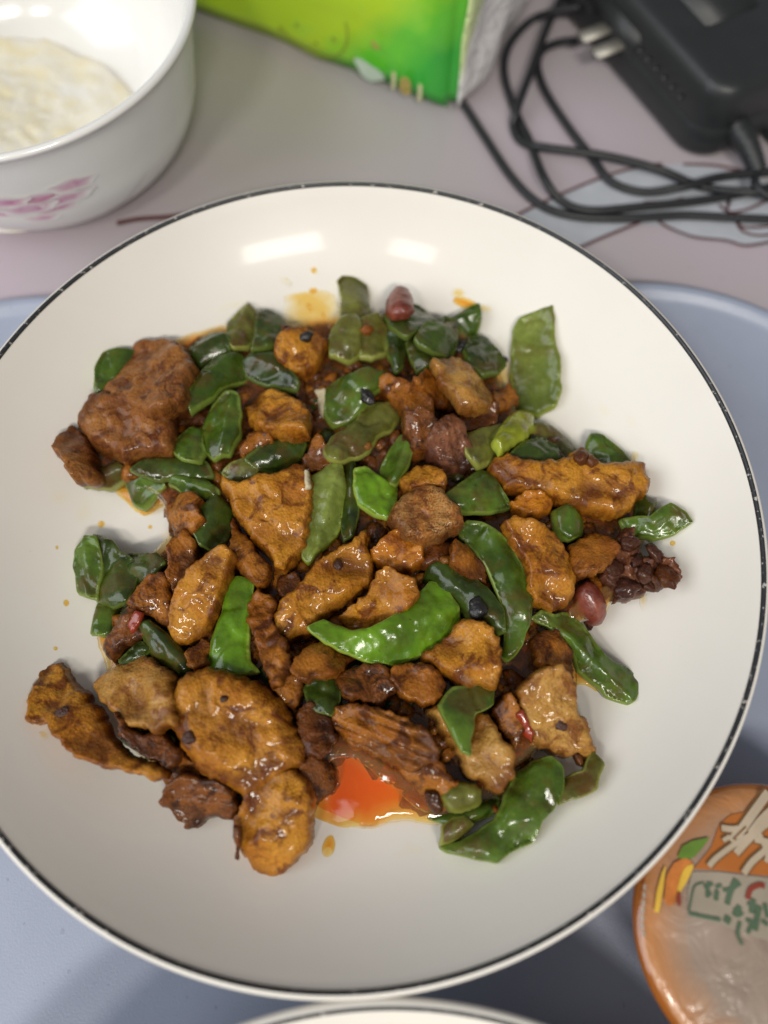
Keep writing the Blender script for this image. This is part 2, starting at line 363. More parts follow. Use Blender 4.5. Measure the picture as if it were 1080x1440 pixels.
def slab(name, outline, mat, T=.007, w=.5, p=2.2, bend=0.0, lump=.0012, rough=.0004, ragged=.0006, res=.0010, sink=55, maxslope=.45, fiber=0, chq=.12, drop=0.0, parent=None, raise_=0.0, flat=False, hump=None, wall=0.0, grow=1.0, crease=0.0, ew=None, lf=85, tilt=0.0):
    """a solid piece from its outline in the photograph: laid on what is under it, with its own thickness"""
    global HM
    zpl = lambda x, y: .02
    seed = random.random() * 50
    base = None; a = b = 0.0; z0 = .018
    ta, tl = random.uniform(0, 6.283), tilt * random.uniform(.5, 1.0); tx_, ty_ = tl * math.cos(ta), tl * math.sin(ta)
    mx = sum(q[0] for q in outline) / len(outline); my = sum(q[1] for q in outline) / len(outline); outline = [(mx + (q[0] - mx) * grow, my + (q[1] - my) * grow) for q in outline]
    for it in range(4):
        poly = []
        for X, Y in outline:
            z = z0
            for _ in range(3):
                q = px(X, Y, z); z = z0 + a * (q.x - (base[0] if base else q.x)) + b * (q.y - (base[1] if base else q.y)) + T * .35
            poly.append((q.x, q.y))
        m = inside(poly, gx, gy)
        if m.sum() < 4: m = (np.hypot(gx - poly[0][0], gy - poly[0][1]) < .003)
        hx, hy, hh = gx[m], gy[m], HM[m]; cx, cy = hx.mean(), hy.mean()
        if m.sum() > 12 and not flat:
            s = np.linalg.lstsq(np.c_[hx - cx, hy - cy, np.ones(len(hx))], hh, rcond=None)[0]; a, b = s[0], s[1]
            k = math.hypot(a, b)
            if k > maxslope: a, b = a * maxslope / k, b * maxslope / k
        if tilt: a += tx_; b += ty_
        rs = hh - a * (hx - cx) - b * (hy - cy)
        z0 = float(np.percentile(rs, sink)) - drop + raise_; base = (cx, cy)
    P = resample(chaikin(poly, chq, 1), res * .85)
    if ragged:
        o = []; n = len(P)
        for i, (x, y) in enumerate(P):
            nx, ny = P[(i + 1) % n][1] - P[i - 1][1], -(P[(i + 1) % n][0] - P[i - 1][0]); L = math.hypot(nx, ny) + 1e-9
            k = ragged * 1.3 * (noise.noise(Vector((x * 140, y * 140, seed))) + .5 * noise.noise(Vector((x * 300, y * 300, seed)))) if wall else ragged * (1.4 * noise.noise(Vector((x * 140, y * 140, seed))) + .9 * noise.noise(Vector((x * 420, y * 420, seed))) + .5 * noise.noise(Vector((x * 1000, y * 1000, seed))))
            o.append((x + nx / L * k, y + ny / L * k))
        P = o
    xs = np.array([q[0] for q in P]); ys = np.array([q[1] for q in P])
    X, Y = np.meshgrid(np.arange(xs.min(), xs.max(), res), np.arange(ys.min(), ys.max(), res * .87)); X = X + (np.arange(X.shape[0]) % 2)[:, None] * res * .5
    rng = np.random.RandomState(int(seed * 1000)); X = X + rng.uniform(-.18, .18, X.shape) * res; Y = Y + rng.uniform(-.18, .18, Y.shape) * res
    X, Y = X.ravel(), Y.ravel(); k = inside(P, X, Y); X, Y = X[k], Y[k]; d = segdist(P, X, Y); k = d > res * .45; X, Y, d = X[k], Y[k], d[k]
    nb = len(P)
    co = [Vector(q) for q in P] + [Vector((x, y)) for x, y in zip(X, Y)]
    vo, eo, fo, ov, oe, of = delaunay_2d_cdt(co, [(i, (i + 1) % nb) for i in range(nb)], [], 1, 1e-7)
    V = np.array([(v.x, v.y) for v in vo]); dd = segdist(P, V[:, 0], V[:, 1]); isb = dd < res * .05
    inr = max(float(dd.max()), 1e-4); wd = max(w * inr, .0004) if w <= 1 else w * .001
    pr = (1 - (1 - np.clip(dd / wd, 0, 1)) ** p) ** (1 / p)
    # bend across the narrow direction
    C = np.cov((V - V.mean(0)).T); ev, ec = np.linalg.eigh(C); u = (V - V.mean(0)) @ ec[:, 0]; um = np.abs(u).max() + 1e-9
    long = (V - V.mean(0)) @ ec[:, 1]; lm = np.abs(long).max() + 1e-9
    fs = random.uniform(.15, .8) if wall else 1.0; u0 = random.uniform(-.35, .35) if wall else 0.0
    bz = bend * (1 - fs * (u / um) ** 2 - (1 - fs) * 1.2 * np.abs(u / um - u0)) + (bend * .35) * (1 - (long / lm) ** 2)
    if hump: bz = bz + hump * (dd / inr)
    ns = np.array([lump * noise.noise(Vector((x * lf, y * lf, seed))) + rough * (noise.noise(Vector((x * 420, y * 420, seed + 9))) + .5 * noise.noise(Vector((x * 1000, y * 1000, seed + 3)))) for x, y in V])
    if wall:
        ns = ns + np.array([.0007 * noise.noise(Vector((q * 230, l_ * 45, seed + 15))) for q, l_ in zip(u, long)])
    if crease:
        ns = ns - crease * np.array([max(0, 1 - 5 * abs(noise.noise(Vector((x * 75, y * 75, seed + 20))) + .25 * noise.noise(Vector((x * 230, y * 230, seed + 20))))) for x, y in V])
    if fiber:
        ns = ns + np.array([fiber * abs(noise.noise(Vector((q * 420, l_ * 60, seed + 5)))) * 2 - fiber * .5 for q, l_ in zip(u, long)])
    basez = z0 + a * (V[:, 0] - base[0]) + b * (V[:, 1] - base[1]) + T * .38
    pb = .25 + .75 * pr
    zt = basez + bz + T * .62 * pr + ns * pb
    zb = basez + bz - T * .38 * pr + .3 * ns * pb
    nV = len(V)
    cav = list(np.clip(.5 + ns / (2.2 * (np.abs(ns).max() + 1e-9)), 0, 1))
    if wall:
        zt = np.where(isb, basez + bz + T * .62 * wall, zt); zb = np.where(isb, basez + bz - T * .38 * wall, zb)
    verts = [(x - base[0], y - base[1], z - z0) for x, y, z in zip(V[:, 0], V[:, 1], zt)]
    if wall:
        fd = random.uniform(0, 6.283); side = ((V - V.mean(0)) @ np.array([math.cos(fd), math.sin(fd)])) / (lm + 1e-9)
        ein = np.clip(1 - dd / (.0012 + .0008 * np.clip(side, 0, 1)), 0, 1) * np.clip((side - .05) * 3, 0, 1)
    edge = list(np.where(isb, .75, ein * .9)) if wall else list(1 - np.clip(dd / (ew or max(.0022, wd * .8)), 0, 1)); under = [0.0] * nV
    bi = []
    for i in range(nV):
        if isb[i] and not wall: bi.append(i)
        else: bi.append(len(verts)); verts.append((V[i, 0] - base[0], V[i, 1] - base[1], zb[i] - z0)); edge.append(edge[i]); under.append(0.0 if isb[i] else 1.0); cav.append(cav[i])
    faces = []
    A, B, Cc = (V[i] for i in fo[0][:3]); ccw = (B[0] - A[0]) * (Cc[1] - A[1]) - (B[1] - A[1]) * (Cc[0] - A[0]) > 0
    cnt = {}
    for f in fo:
        f = list(f) if ccw else list(reversed(f))
        faces.append(f); faces.append([bi[i] for i in reversed(f)])
        if wall:
            for q in range(len(f)):
                e = (f[q], f[(q + 1) % len(f)]); cnt[tuple(sorted(e))] = None if tuple(sorted(e)) in cnt else e
    if wall:
        mid = {}
        cxy = V.mean(0)
        for e in cnt.values():
            if e is None: continue
            for i in e:
                if i not in mid:
                    mid[i] = len(verts); x, y = V[i]; L = math.hypot(x - cxy[0], y - cxy[1]) + 1e-9
                    verts.append((x - base[0] + (x - cxy[0]) / L * T * .10, y - base[1] + (y - cxy[1]) / L * T * .10, basez[i] + bz[i] + T * .12 - z0)); edge.append(1.0); under.append(0.0); cav.append(.5)
            i, k = e; faces.append([k, i, mid[i], mid[k]]); faces.append([mid[k], mid[i], bi[i], bi[k]])
    me = bpy.data.meshes.new(name); me.from_pydata(verts, [], faces)
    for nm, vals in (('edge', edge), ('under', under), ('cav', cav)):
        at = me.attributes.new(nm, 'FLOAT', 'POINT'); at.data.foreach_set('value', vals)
    o = link(name, me, mat, parent, (base[0], base[1], z0))
    # remember its top in the height map
    m = inside(P, gx, gy); hx, hy = gx[m], gy[m]
    if len(hx):
        d2 = segdist(P, hx, hy); pr2 = (1 - (1 - np.clip(d2 / wd, 0, 1)) ** p) ** (1 / p)
        uu = (np.c_[hx, hy] - V.mean(0)) @ ec[:, 0]; ll = (np.c_[hx, hy] - V.mean(0)) @ ec[:, 1]
        tz = z0 + a * (hx - base[0]) + b * (hy - base[1]) + T * .38 + bend * (1 - (uu / um) ** 2) + bend * .35 * (1 - (ll / lm) ** 2) + T * .62 * pr2 + (hump * d2 / inr if hump else 0)
        HM[m] = np.maximum(HM[m], tz)
    return o

# ------------------------------------------------------------------ sauce bed and oil
BED = '170,510 260,485 330,465 400,470 480,455 560,450 640,470 690,510 705,570 760,620 800,660 880,700 900,740 880,790 850,850 790,880 800,940 800,1010 740,1050 720,1100 660,1135 600,1140 540,1090 480,1050 450,1080 430,1130 340,1130 260,1110 230,1085 190,1040 170,960 160,900 185,850 215,790 250,750 240,710 215,690 160,670 130,640'
o = slab('sauce_bed', pts(BED), M_sauce, T=.008, w=.22, lump=.0034, rough=.0012, ragged=.0016, res=.0013, sink=20, flat=True)
tag(o, 'dark brown glossy sauce and shreds filling the gaps of the pile', 'sauce', kind='stuff')

def fluid_sheet(name, s, mat, parent=None, T=.0009, lab=None, ew=.006):
    o = slab(name, pts(s), mat, T=T, w=1.6, p=2.0, lump=.0001, rough=0, ragged=.0004, res=.0012, sink=60, flat=False, chq=.25, parent=parent, ew=ew)
    if lab: tag(o, lab, 'oil')
    return o
HM_keep = HM.copy()
M_amber = fluid('amber_oil', (.995, .92, .68), (.975, .66, .26), .1, .03, .6)
AM = pts(BED); ax = sum(p[0] for p in AM) / len(AM); ay = sum(p[1] for p in AM) / len(AM)
fluid_sheet('chilli_oil', ' '.join('%f,%f' % (ax + (p[0] - ax) * 1.035, ay + (p[1] - ay) * 1.03) for p in AM), M_amber, T=.0009, lab='thin amber oil film seeping out round the whole pile', ew=.004)
fluid_sheet('chilli_oil', '432,1166 440,1130 455,1090 468,1040 485,1040 520,1060 560,1085 600,1100 625,1130 648,1142 625,1160 598,1158 570,1153 535,1162 490,1168 455,1168', M_oil, T=.0016, lab='pool of orange red chilli oil at the lower middle of the plate')
fluid_sheet('chilli_oil', '150,690 182,682 200,690 225,690 250,696 238,708 222,716 205,727 190,722 172,704', M_oil, lab='streak of orange oil under the upper left peppers')
fluid_sheet('chilli_oil', '168,768 185,776 215,782 245,776 262,790 230,815 190,800 172,788', M_film, lab='amber oil film above the dark green pepper at left')
fluid_sheet('chilli_oil', '130,845 150,850 168,870 160,900 180,935 150,950 148,930 134,900', M_oil, lab='thin orange oil edge along the left side of the pile')
fluid_sheet('chilli_oil', '800,880 850,868 870,830 850,820 800,850', M_oil, lab='orange oil under the peanut at right')
fluid_sheet('chilli_oil', '800,940 812,930 850,958 870,980 845,975 815,958 804,975', M_oil, lab='thin oil edge under the long pepper strip at right')
fluid_sheet('chilli_oil', '715,985 755,1010 760,1060 720,1085 690,1080 700,1020', M_oil, lab='red oil between the pork pieces at lower right')
fluid_sheet('chilli_oil', '690,500 712,500 724,520 724,570 700,580 690,540', M_film, lab='amber oil smear beside the big pale pepper at upper right')
fluid_sheet('oil_stain', '398,410 420,398 450,400 476,420 480,455 470,478 440,482 412,470 400,450', M_film, plate, T=.0004)
fluid_sheet('oil_stain', '385,385 400,388 415,400 405,405', M_film, plate, T=.0003)
for x, y, a, b, ang, mm in ((440, 407, 6, 6, 0, 1), (434, 430, 3, 4, 0, 1), (455, 443, 3, 4, 0, 1), (465, 459, 4, 4, 0, 1), (421, 428, 3, 6, 0, 0), (437, 436, 3, 3, 0, 1),
                     (656, 426, 20, 8, 15, 1), (645, 412, 10, 10, 30, 0), (682, 434, 12, 6, 10, 0), (462, 1191, 9, 17, 14, 1), (93, 848, 4, 5, 0, 1), (141, 737, 6, 5, 0, 1), (211, 741, 3, 3, 0, 1),
                     (44, 1005, 5, 7, 0, 1), (46, 970, 4, 3, 0, 0), (60, 1035, 8, 6, 30, 0), (946, 764, 4, 4, 0, 1), (893, 643, 7, 12, 30, 0), (885, 650, 6, 5, 0, 1), (905, 845, 6, 14, 0, 0), (78, 912, 3, 3, 0, 1), (80, 770, 2, 3, 0, 1), (908, 678, 4, 8, 0, 0), (440, 372, 4, 6, 0, 1), (700, 498, 5, 6, 0, 0), (432, 1182, 0, 0, 0, 0)):
    if not a: continue
    ca, sa = math.cos(R(ang)), math.sin(R(ang))
    P = [(x + (a * math.cos(q) * ca - b * math.sin(q) * sa) * (1 + .18 * noise.noise(Vector((math.cos(q) * 2 + x, math.sin(q) * 2, y)))), y + (a * math.cos(q) * sa + b * math.sin(q) * ca)) for q in [2 * math.pi * k / 14 for k in range(14)]]
    slab('oil_stain', P, M_drop if mm else M_film, T=.0003, w=1.0, p=2, lump=0, rough=0, ragged=0, res=.0006, sink=60, parent=plate)
for s_ in ('60,690 80,684 102,700 88,722 66,712', '838,560 872,572 862,602 836,592', '556,1182 606,1190 592,1216 548,1206', '110,690 130,700 128,730 150,745 120,760 100,730', '700,1165 770,1150 790,1170 740,1200', '300,430 340,415 350,430 315,448', '880,560 905,600 900,630 878,610'):
    fluid_sheet('oil_stain', s_, M_smear, plate, T=.0002, ew=.006)
HM = HM_keep

# ------------------------------------------------------------------ the stir-fry: (layer, kind, look, thickness mm, outline, label, options)
F = []
def pork(layer, look, T, s, label, **k): F.append((layer, 'pork', look, T, s, label, k))
def pep(layer, look, T, s, label, **k): F.append((layer, 'pep', look, T, s, label, k))
# --- layer 0-1: lowest pieces
pork(1, 'dark', 7, '170,880 185,862 208,872 210,895 182,912 168,938 148,922 150,903', 'small dark sauce-coated pork bit at the left edge under the green pepper stub')
pork(1, 'brown', 6, '262,915 290,898 305,905 300,940 272,945', 'brown pork bit between the long dark pepper and the bright pepper slab')
pork(1, 'brown', 7, '195,842 210,818 238,808 252,830 250,860 242,888 220,872 200,864 183,855', 'crusty brown pork piece right of the folded dark pepper at left')
pork(1, 'dark', 8, '415,1000 440,985 470,1005 475,1040 455,1068 428,1062', 'dark pork chunk just above the oil pool on its left side')
pork(1, 'dark', 7, '418,1082 440,1062 466,1078 478,1105 458,1120 444,1134 436,1112', 'dark glossy pork bit at the left shore of the orange oil pool')
pork(1, 'brown', 6, '222,1085 258,1058 284,1072 302,1098 272,1108 243,1106', 'thin brown pork flap below the big round golden piece')
pork(1, 'dark', 8, '228,1132 235,1104 260,1088 300,1092 334,1110 346,1135 334,1156 302,1150 285,1162 265,1168 244,1152', 'dark ridged pork piece at the bottom left below the round golden piece', fiber=.0012)
pork(1, 'dark', 8, '470,950 500,932 548,938 565,975 535,995 488,988', 'dark brown pork chunk under the curved bright pepper')
pork(1, 'brown', 8, '690,1000 715,972 730,1000 738,1032 722,1055 704,1034', 'narrow brown pork strip left of the pale pork at lower right')
pork(1, 'brown', 8, '745,900 780,886 808,925 806,962 780,948 752,935', 'brown pork piece tucked left of the long pepper strip at lower right')
pork(1, 'brown', 7, '340,642 350,612 382,612 388,632 360,642 346,650', 'small brown pork scrap below the square brown chunk near the top')
pork(1, 'dark', 7, '638,592 670,578 702,574 704,600 682,614 650,612', 'dark pork piece under the golden chunk near the top right')
pork(1, 'brown', 6, '686,556 718,544 728,572 702,584', 'flat brown pork scrap beside the big pale pepper')
pork(1, 'brown', 6, '388,812 422,812 428,832 406,848 390,838', 'small amber pork scrap behind the long pork slab in the middle')
pork(1, 'brown', 7, '330,730 360,770 385,800 370,830 340,815 325,770', 'shaded brown pork left of the big golden triangle')
pork(1, 'dark', 7, '590,760 640,765 660,800 620,800 590,800', 'dark pork in the hollow below the two-tone cube')
pork(1, 'maroon', 9, '846,800 852,778 868,752 884,750 893,775 902,784 916,770 930,780 928,790 942,796 952,820 936,828 908,832 888,846 862,852 842,830', 'knobbly dark maroon mince cluster at the right edge of the pile', ragged=.0018, lump=.003, rough=.0022, crease=.0012)
pork(1, 'brown', 7, '560,1076 590,1078 612,1062 628,1085 645,1100 636,1128 602,1126 575,1102', 'brown pork piece at the right shore of the oil pool')
pork(1, 'brown', 8, '236,716 245,704 266,698 288,708 294,732 278,752 256,760 240,746', 'jagged brown pork piece beside the white notch at left', ragged=.0014)
pork(1, 'brown', 7, '395,905 430,930 420,1000 395,990 380,960', 'dark brown pork deep between the round golden piece and the middle')
pep(1, 'dark', 2.6, '170,932 200,902 220,915 202,930 182,944', 'small dark pepper scrap above the amber pork at left')
pep(1, 'green', 2.4, '132,895 136,868 142,850 168,856 176,866 167,892 150,898', 'small blue green pepper stub below the folded dark pepper at left')
pep(1, 'green', 2.6, '138,560 140,528 150,504 170,498 196,502 200,522 176,550 146,572', 'green pepper piece peeking out behind the roasted pork slab at upper left', bend=.003)
pep(1, 'olive', 2.6, '122,692 128,678 150,662 168,652 184,664 180,682 160,690 140,695', 'olive pepper strip below the small pork cube at the far left')
pep(1, 'green', 2.6, '183,692 180,674 200,658 228,666 238,690 224,706 206,720 191,709', 'pointed green pepper piece hanging over the orange oil streak')
pep(1, 'dark', 2.6, '185,668 212,652 262,646 296,655 304,676 262,684 220,678', 'dark oily pepper strip below the roasted pork slab', lump=.002)
pep(1, 'olive', 2.8, '474,402 482,396 505,401 517,409 521,440 517,458 496,474 478,460 480,432', 'lime topped pepper piece standing at the top of the pile', bend=.002)
pep(1, 'green', 2.8, '628,458 650,445 673,435 675,456 669,478 655,484 640,474', 'small pale pepper tip with brown point at the top right of the pile')
pep(1, 'dark', 2.8, '712,648 730,628 757,617 778,635 788,658 760,666 730,660', 'dark pepper piece between the lime knob and the long pork strip')
pep(1, 'green', 2.6, '820,638 826,616 846,618 868,640 890,662 862,672 840,674 824,660', 'pointed green pepper sticking up behind the long golden pork at right')
pep(1, 'dark', 2.8, '888,738 893,708 900,694 905,714 922,710 914,732 902,742', 'dark curled pepper stem behind the pepper tip at the far right')
pep(1, 'dark', 2.6, '428,968 445,955 478,952 480,988 468,1010 445,1004 434,988', 'dark green pepper bit in the gap above the oil pool')
pep(1, 'green', 2.6, '176,1042 190,1026 216,1032 248,1038 258,1050 232,1064 200,1060', 'small dark green pepper bit between two pork pieces at lower left')
pep(1, 'dark', 2.6, '272,752 283,718 310,702 334,724 324,758 302,780 284,774', 'dark pepper piece left of the big golden triangle')
pep(1, 'dark', 2.8, '346,652 374,628 412,620 434,630 428,652 392,672 364,668', 'dark pepper strip under the square brown chunk')
pep(1, 'dark', 2.6, '568,478 592,478 614,500 608,524 585,530 573,508', 'dark pepper fold in the middle of the top row')
pep(1, 'dark', 2.6, '480,655 500,650 505,720 500,760 482,765 478,720', 'dark pepper strip standing behind the grey green strip in the centre')
pep(1, 'green', 2.6, '600,1150 625,1140 665,1130 700,1120 690,1150 640,1162', 'dark pepper underside above the big bottom pepper')
# --- layer 2
pork(2, 'roast', 9, '83,630 90,619 110,606 127,615 137,632 142,655 148,671 136,682 114,680 100,671 97,655 86,643', 'small roasted pork cube at the far left of the pile')
pork(2, 'roast', 10, '192,502 210,491 225,494 236,487 255,495 271,507 279,520 272,546 263,571 246,584 220,594 180,580 148,558 168,541 184,520', 'roasted brown pork slab at upper left, the upper half of a pair', lump=.002)
pork(2, 'gold', 9, '345,582 360,564 394,554 412,569 432,575 440,590 434,621 420,625 384,617 364,611 351,601', 'square orange brown pork chunk near the top, right of the glossy pepper', w=.35)
pork(2, 'brown', 9, '522,552 540,540 570,544 597,555 612,571 607,601 590,608 565,588 545,575 528,564', 'brown pork piece beside the black bean in the upper middle')
pork(2, 'brown', 8, '578,547 594,529 612,523 624,545 640,567 626,580 600,564', 'brown pork flake touching the golden chunk at the top right')
pork(2, 'dark', 9, '566,588 602,590 616,606 604,642 580,654 562,628', 'dark red brown pork in the upper centre below the brown piece')
pork(2, 'maroon', 9, '596,628 618,602 631,582 646,600 662,630 668,652 652,668 625,663 600,653 588,642', 'fibrous grey brown pork piece in the upper centre', fiber=.0013)
pork(2, 'brown', 7, '424,652 445,616 468,636 474,660 446,668 430,664', 'glistening brown pork tip above the grey green strip in the centre')
pork(2, 'brown', 8, '243,762 266,750 283,770 281,802 266,824 250,838 239,816 239,790', 'narrow brown pork piece below the jagged one at left')
pork(2, 'brown', 8, '788,772 810,764 832,753 852,764 865,780 852,802 830,812 808,816 792,794', 'brown pork piece with a pale bit between golden pork and mince at right')
pork(2, 'orange', 7, '712,711 725,701 750,696 774,704 774,719 756,730 735,735 719,723', 'small orange pork bit under the long golden strip at right')
pork(2, 'orange', 8, '516,782 534,764 560,748 594,768 596,796 562,812 534,804', 'reddish brown pork in the hollow left of the two-tone cube')
pork(2, 'gold', 8, '560,682 574,664 600,658 624,672 624,692 592,697 568,704', 'rounded brown pork piece just above the two-tone cube')
pork(2, 'gold', 9, '478,874 508,846 528,818 540,801 556,808 584,824 594,842 578,864 550,886 520,896 488,896', 'broad amber pork slice above the curved bright pepper')
pork(2, 'brown', 8, '634,760 660,772 686,806 680,826 655,816 632,792', 'shaded brown pork piece under the long arching pepper')
pork(2, 'brown', 9, '410,942 428,920 446,902 472,912 504,930 478,948 450,957 424,957', 'reddish pork piece under the left tip of the curved bright pepper')
pork(2, 'fat', 9, '598,1002 618,988 650,998 682,1003 704,1030 720,1060 721,1090 702,1113 685,1110 658,1088 638,1062 616,1032', 'pale golden pork slice under the hanging pepper at lower right', w=.4)
pork(2, 'brown', 10, '466,1012 474,994 500,988 540,998 572,1013 602,1024 618,1050 612,1068 582,1088 560,1083 520,1063 488,1043 473,1032', 'long ridged brown pork piece above the orange oil pool', fiber=.0018)
pork(2, 'gold', 8, '47,1022 51,985 67,949 90,936 108,941 112,958 132,984 153,1010 168,1040 192,1061 217,1069 242,1084 236,1094 205,1097 180,1085 144,1080 109,1062 84,1042 71,1023', 'long tapering pork strip lying alone at the lower left', lump=.0022)
pork(2, 'dark', 7, '170,1000 200,1030 250,1040 262,1060 240,1085 205,1070 175,1040', 'dark crusty pork under the amber piece at lower left')
pep(2, 'dark', 2.8, '268,497 276,487 300,476 320,477 328,490 322,507 300,514 285,526 274,518', 'green pepper square right of the roasted pork slab, the upper one', bend=.003)
pep(2, 'olive', 2.8, '320,462 341,446 353,436 366,447 368,472 352,494 332,498 320,484', 'wide olive pepper piece at the top left of the pile', bend=.003)
pep(2, 'dark', 2.8, '342,516 360,503 386,503 408,520 422,546 418,558 390,552 364,543 348,532', 'green pepper piece below the wide olive one near the top', bend=.003)
pep(2, 'olive', 3.2, '463,482 480,455 501,451 514,470 510,502 490,516 464,508', 'dull olive pepper mass below the lime topped piece', lump=.0022)
pep(2, 'dark', 2.8, '543,476 560,466 570,490 567,522 556,534 545,506', 'narrow dark pepper strip standing in the top row')
pep(2, 'dark', 2.8, '658,482 682,483 703,504 709,516 698,533 675,539 658,523 652,500', 'green pepper piece right of the black bean at the top')
pep(2, 'green', 2.8, '456,592 460,554 480,538 510,528 544,528 550,546 524,562 513,583 492,604 468,606', 'green pepper curve left of the small black bean', bend=.0032)
pep(2, 'olive', 3, '646,618 680,608 702,603 720,620 714,643 692,658 670,664 652,643', 'dull olive pepper piece left of the lime knob', bend=.003)
pep(2, 'olive', 2.8, '747,602 772,603 797,624 808,640 802,658 780,654 763,632 748,617', 'olive pepper strip running down from the lime knob')
pep(2, 'inside', 2.8, '720,467 729,452 760,437 776,434 779,470 786,520 790,550 781,571 755,589 728,577 718,556 718,500', 'big pale green pepper slice showing its inside at the upper right', bend=-.0014, lump=.0016, tilt=0, sink=75)
pep(2, 'green', 2.8, '772,722 800,713 815,735 816,758 796,768 778,757', 'green pepper bit under the middle of the long golden pork')
pep(2, 'green', 2.8, '866,736 890,734 906,735 921,720 938,712 956,728 969,740 946,753 915,763 890,758 873,750', 'pointed green pepper tip at the far right of the pile', bend=.003)
pep(2, 'dark', 2.8, '168,786 195,783 226,781 238,795 218,818 194,834', 'dark pepper flap right of the folded pepper at left')
pep(2, 'dark', 3, '137,757 166,764 174,784 193,789 204,800 197,831 185,854 164,860 139,848 143,800', 'folded dark green pepper at the left edge of the pile', bend=.0032, lump=.0026)
pep(2, 'dark', 2.8, '198,880 215,873 242,895 268,925 280,952 257,958 230,938 208,912', 'long dark pepper strip above the amber pork at lower left', bend=.003)
pep(2, 'olive', 2.8, '328,657 350,646 368,665 363,683 330,688 316,673', 'small dull olive pepper square left of centre')
pep(2, 'green', 2.8, '240,687 245,674 272,672 297,679 313,695 315,714 296,711 270,701', 'bright edged pepper strip above the white notch at left')
pep(2, 'green', 2.8, '533,663 545,638 560,618 576,616 585,632 573,662 556,690 538,684', 'bright pepper piece behind the square one in the centre')
pep(2, 'dark', 3, '589,822 603,798 626,792 652,807 684,828 706,860 710,893 692,899 664,885 648,864 628,848 608,834', 'dark glossy pepper with black char beside the curved bright pepper', bend=.0032)
pep(2, 'olive', 7, '613,1119 629,1102 655,1098 677,1109 678,1129 657,1144 630,1143 616,1131', 'round olive pepper knob right of the oil pool', w=.9, p=2, bend=0)
# --- layer 3
pork(3, 'roast', 10, '109,602 126,578 132,562 150,555 175,558 202,558 228,566 246,590 250,620 246,642 221,648 196,653 178,658 164,648 139,631 121,617', 'roasted brown pork slab at upper left, the lower half of a pair', w=.4, lump=.0022)
pork(3, 'gold', 8, '386,496 394,480 410,472 430,472 451,479 462,490 457,511 442,527 431,544 415,533 394,517', 'curled glossy orange brown pork near the top with a dark bean on it', lump=.0022)
pork(3, 'fat', 9, '605,515 620,508 641,511 662,524 678,544 693,560 692,577 670,583 649,583 633,567 618,547', 'golden pork chunk near the top right of the pile', w=.45)
pork(3, 'gold', 10, '243,862 254,829 279,798 300,777 321,772 333,789 328,816 318,847 308,877 292,898 271,913 254,911 241,892', 'long oval amber pork piece left of the bright pepper slab')
pork(3, 'brown', 8, '352,850 369,832 397,848 388,880 403,905 413,940 402,963 385,969 371,947 358,916 351,890', 'narrow crusty pork piece right of the bright pepper slab', rough=.001)
pork(3, 'gold', 9, '698,740 720,735 752,743 778,758 793,779 803,800 810,815 803,841 787,858 770,867 748,853 737,831 731,800 716,770', 'large grainy golden pork piece right of the arching pepper')
pork(3, 'gold', 10, '588,926 618,904 643,878 666,875 693,888 705,910 703,951 692,973 660,971 639,963 618,948', 'golden pork chunk right of the curved bright pepper')
pork(3, 'brown', 8, '543,941 575,933 602,938 628,954 631,971 612,991 590,993 563,978 548,961', 'orange brown pork flake below the curved bright pepper')
pork(3, 'fat', 10, '138,966 154,949 184,934 208,918 227,929 248,954 256,985 253,1021 226,1031 194,1027 163,1002 148,986', 'glistening amber pork chunk left of the big round golden piece')
pork(3, 'gold', 10, '344,1110 374,1086 412,1074 433,1089 446,1120 441,1160 440,1186 421,1212 385,1233 364,1217 343,1191 328,1166 338,1140', 'pointed golden pork piece at the very bottom of the pile', ragged=.001)
pork(3, 'fat', 10, '720,971 738,954 768,940 787,942 806,966 810,1000 823,1010 833,1050 824,1068 800,1065 768,1058 743,1048 733,1022 722,1000', 'pale pork piece with a dark peppercorn at the lower right', lump=.0022)
pep(3, 'green', 3, '266,562 288,530 306,511 322,507 346,511 354,524 347,540 321,550 301,564 285,576 269,586', 'dark green pepper lobe right of the roasted pork slab, the lower one', bend=.004)
pep(3, 'dark', 3, '538,451 552,439 572,435 591,439 608,452 620,466 607,478 588,475 570,484 550,471', 'blue green pepper piece in front of the hidden peanut at the top', bend=.003)
pep(3, 'dark', 3, '582,482 599,459 626,453 643,464 644,491 632,512 609,507 588,493', 'green pepper piece left of the large black bean at the top', bend=.003)
pep(3, 'lime', 6, '700,606 713,585 730,578 750,589 753,606 737,625 719,633 700,644 688,626', 'yellow green pepper knob at the right of the pile', w=.8, p=2, bend=0)
pep(3, 'bright', 3, '293,942 304,900 317,850 324,820 340,816 360,818 359,850 353,880 358,930 368,947 341,956 309,954', 'bright green pepper slab standing left of centre', bend=.003)
pep(3, 'green', 2.6, '612,992 638,969 692,963 693,991 667,1006 662,1064 646,1060 628,1022', 'hanging dark pepper scrap over the pale pork at lower right', bend=.002)
pep(3, 'green', 3.2, '741,872 756,859 775,867 795,864 817,878 830,902 846,923 872,939 899,958 888,988 877,994 849,980 825,962 808,946 804,927 788,904 766,888', 'long pepper strip with a cut end at the lower right of the pile', bend=.0035)
pep(3, 'green', 3.2, '616,1191 640,1181 668,1167 690,1151 706,1126 721,1088 745,1069 771,1064 786,1079 788,1111 774,1137 758,1153 747,1184 716,1198 696,1213 660,1206 629,1200', 'large twisted green pepper piece at the bottom right of the plate', bend=.004, lump=.0026)
pep(3, 'olive', 2.8, '782,1100 815,1083 830,1057 845,1074 836,1111 801,1123 782,1133', 'squared pepper end beside the large twisted piece at lower right', bend=.0025)
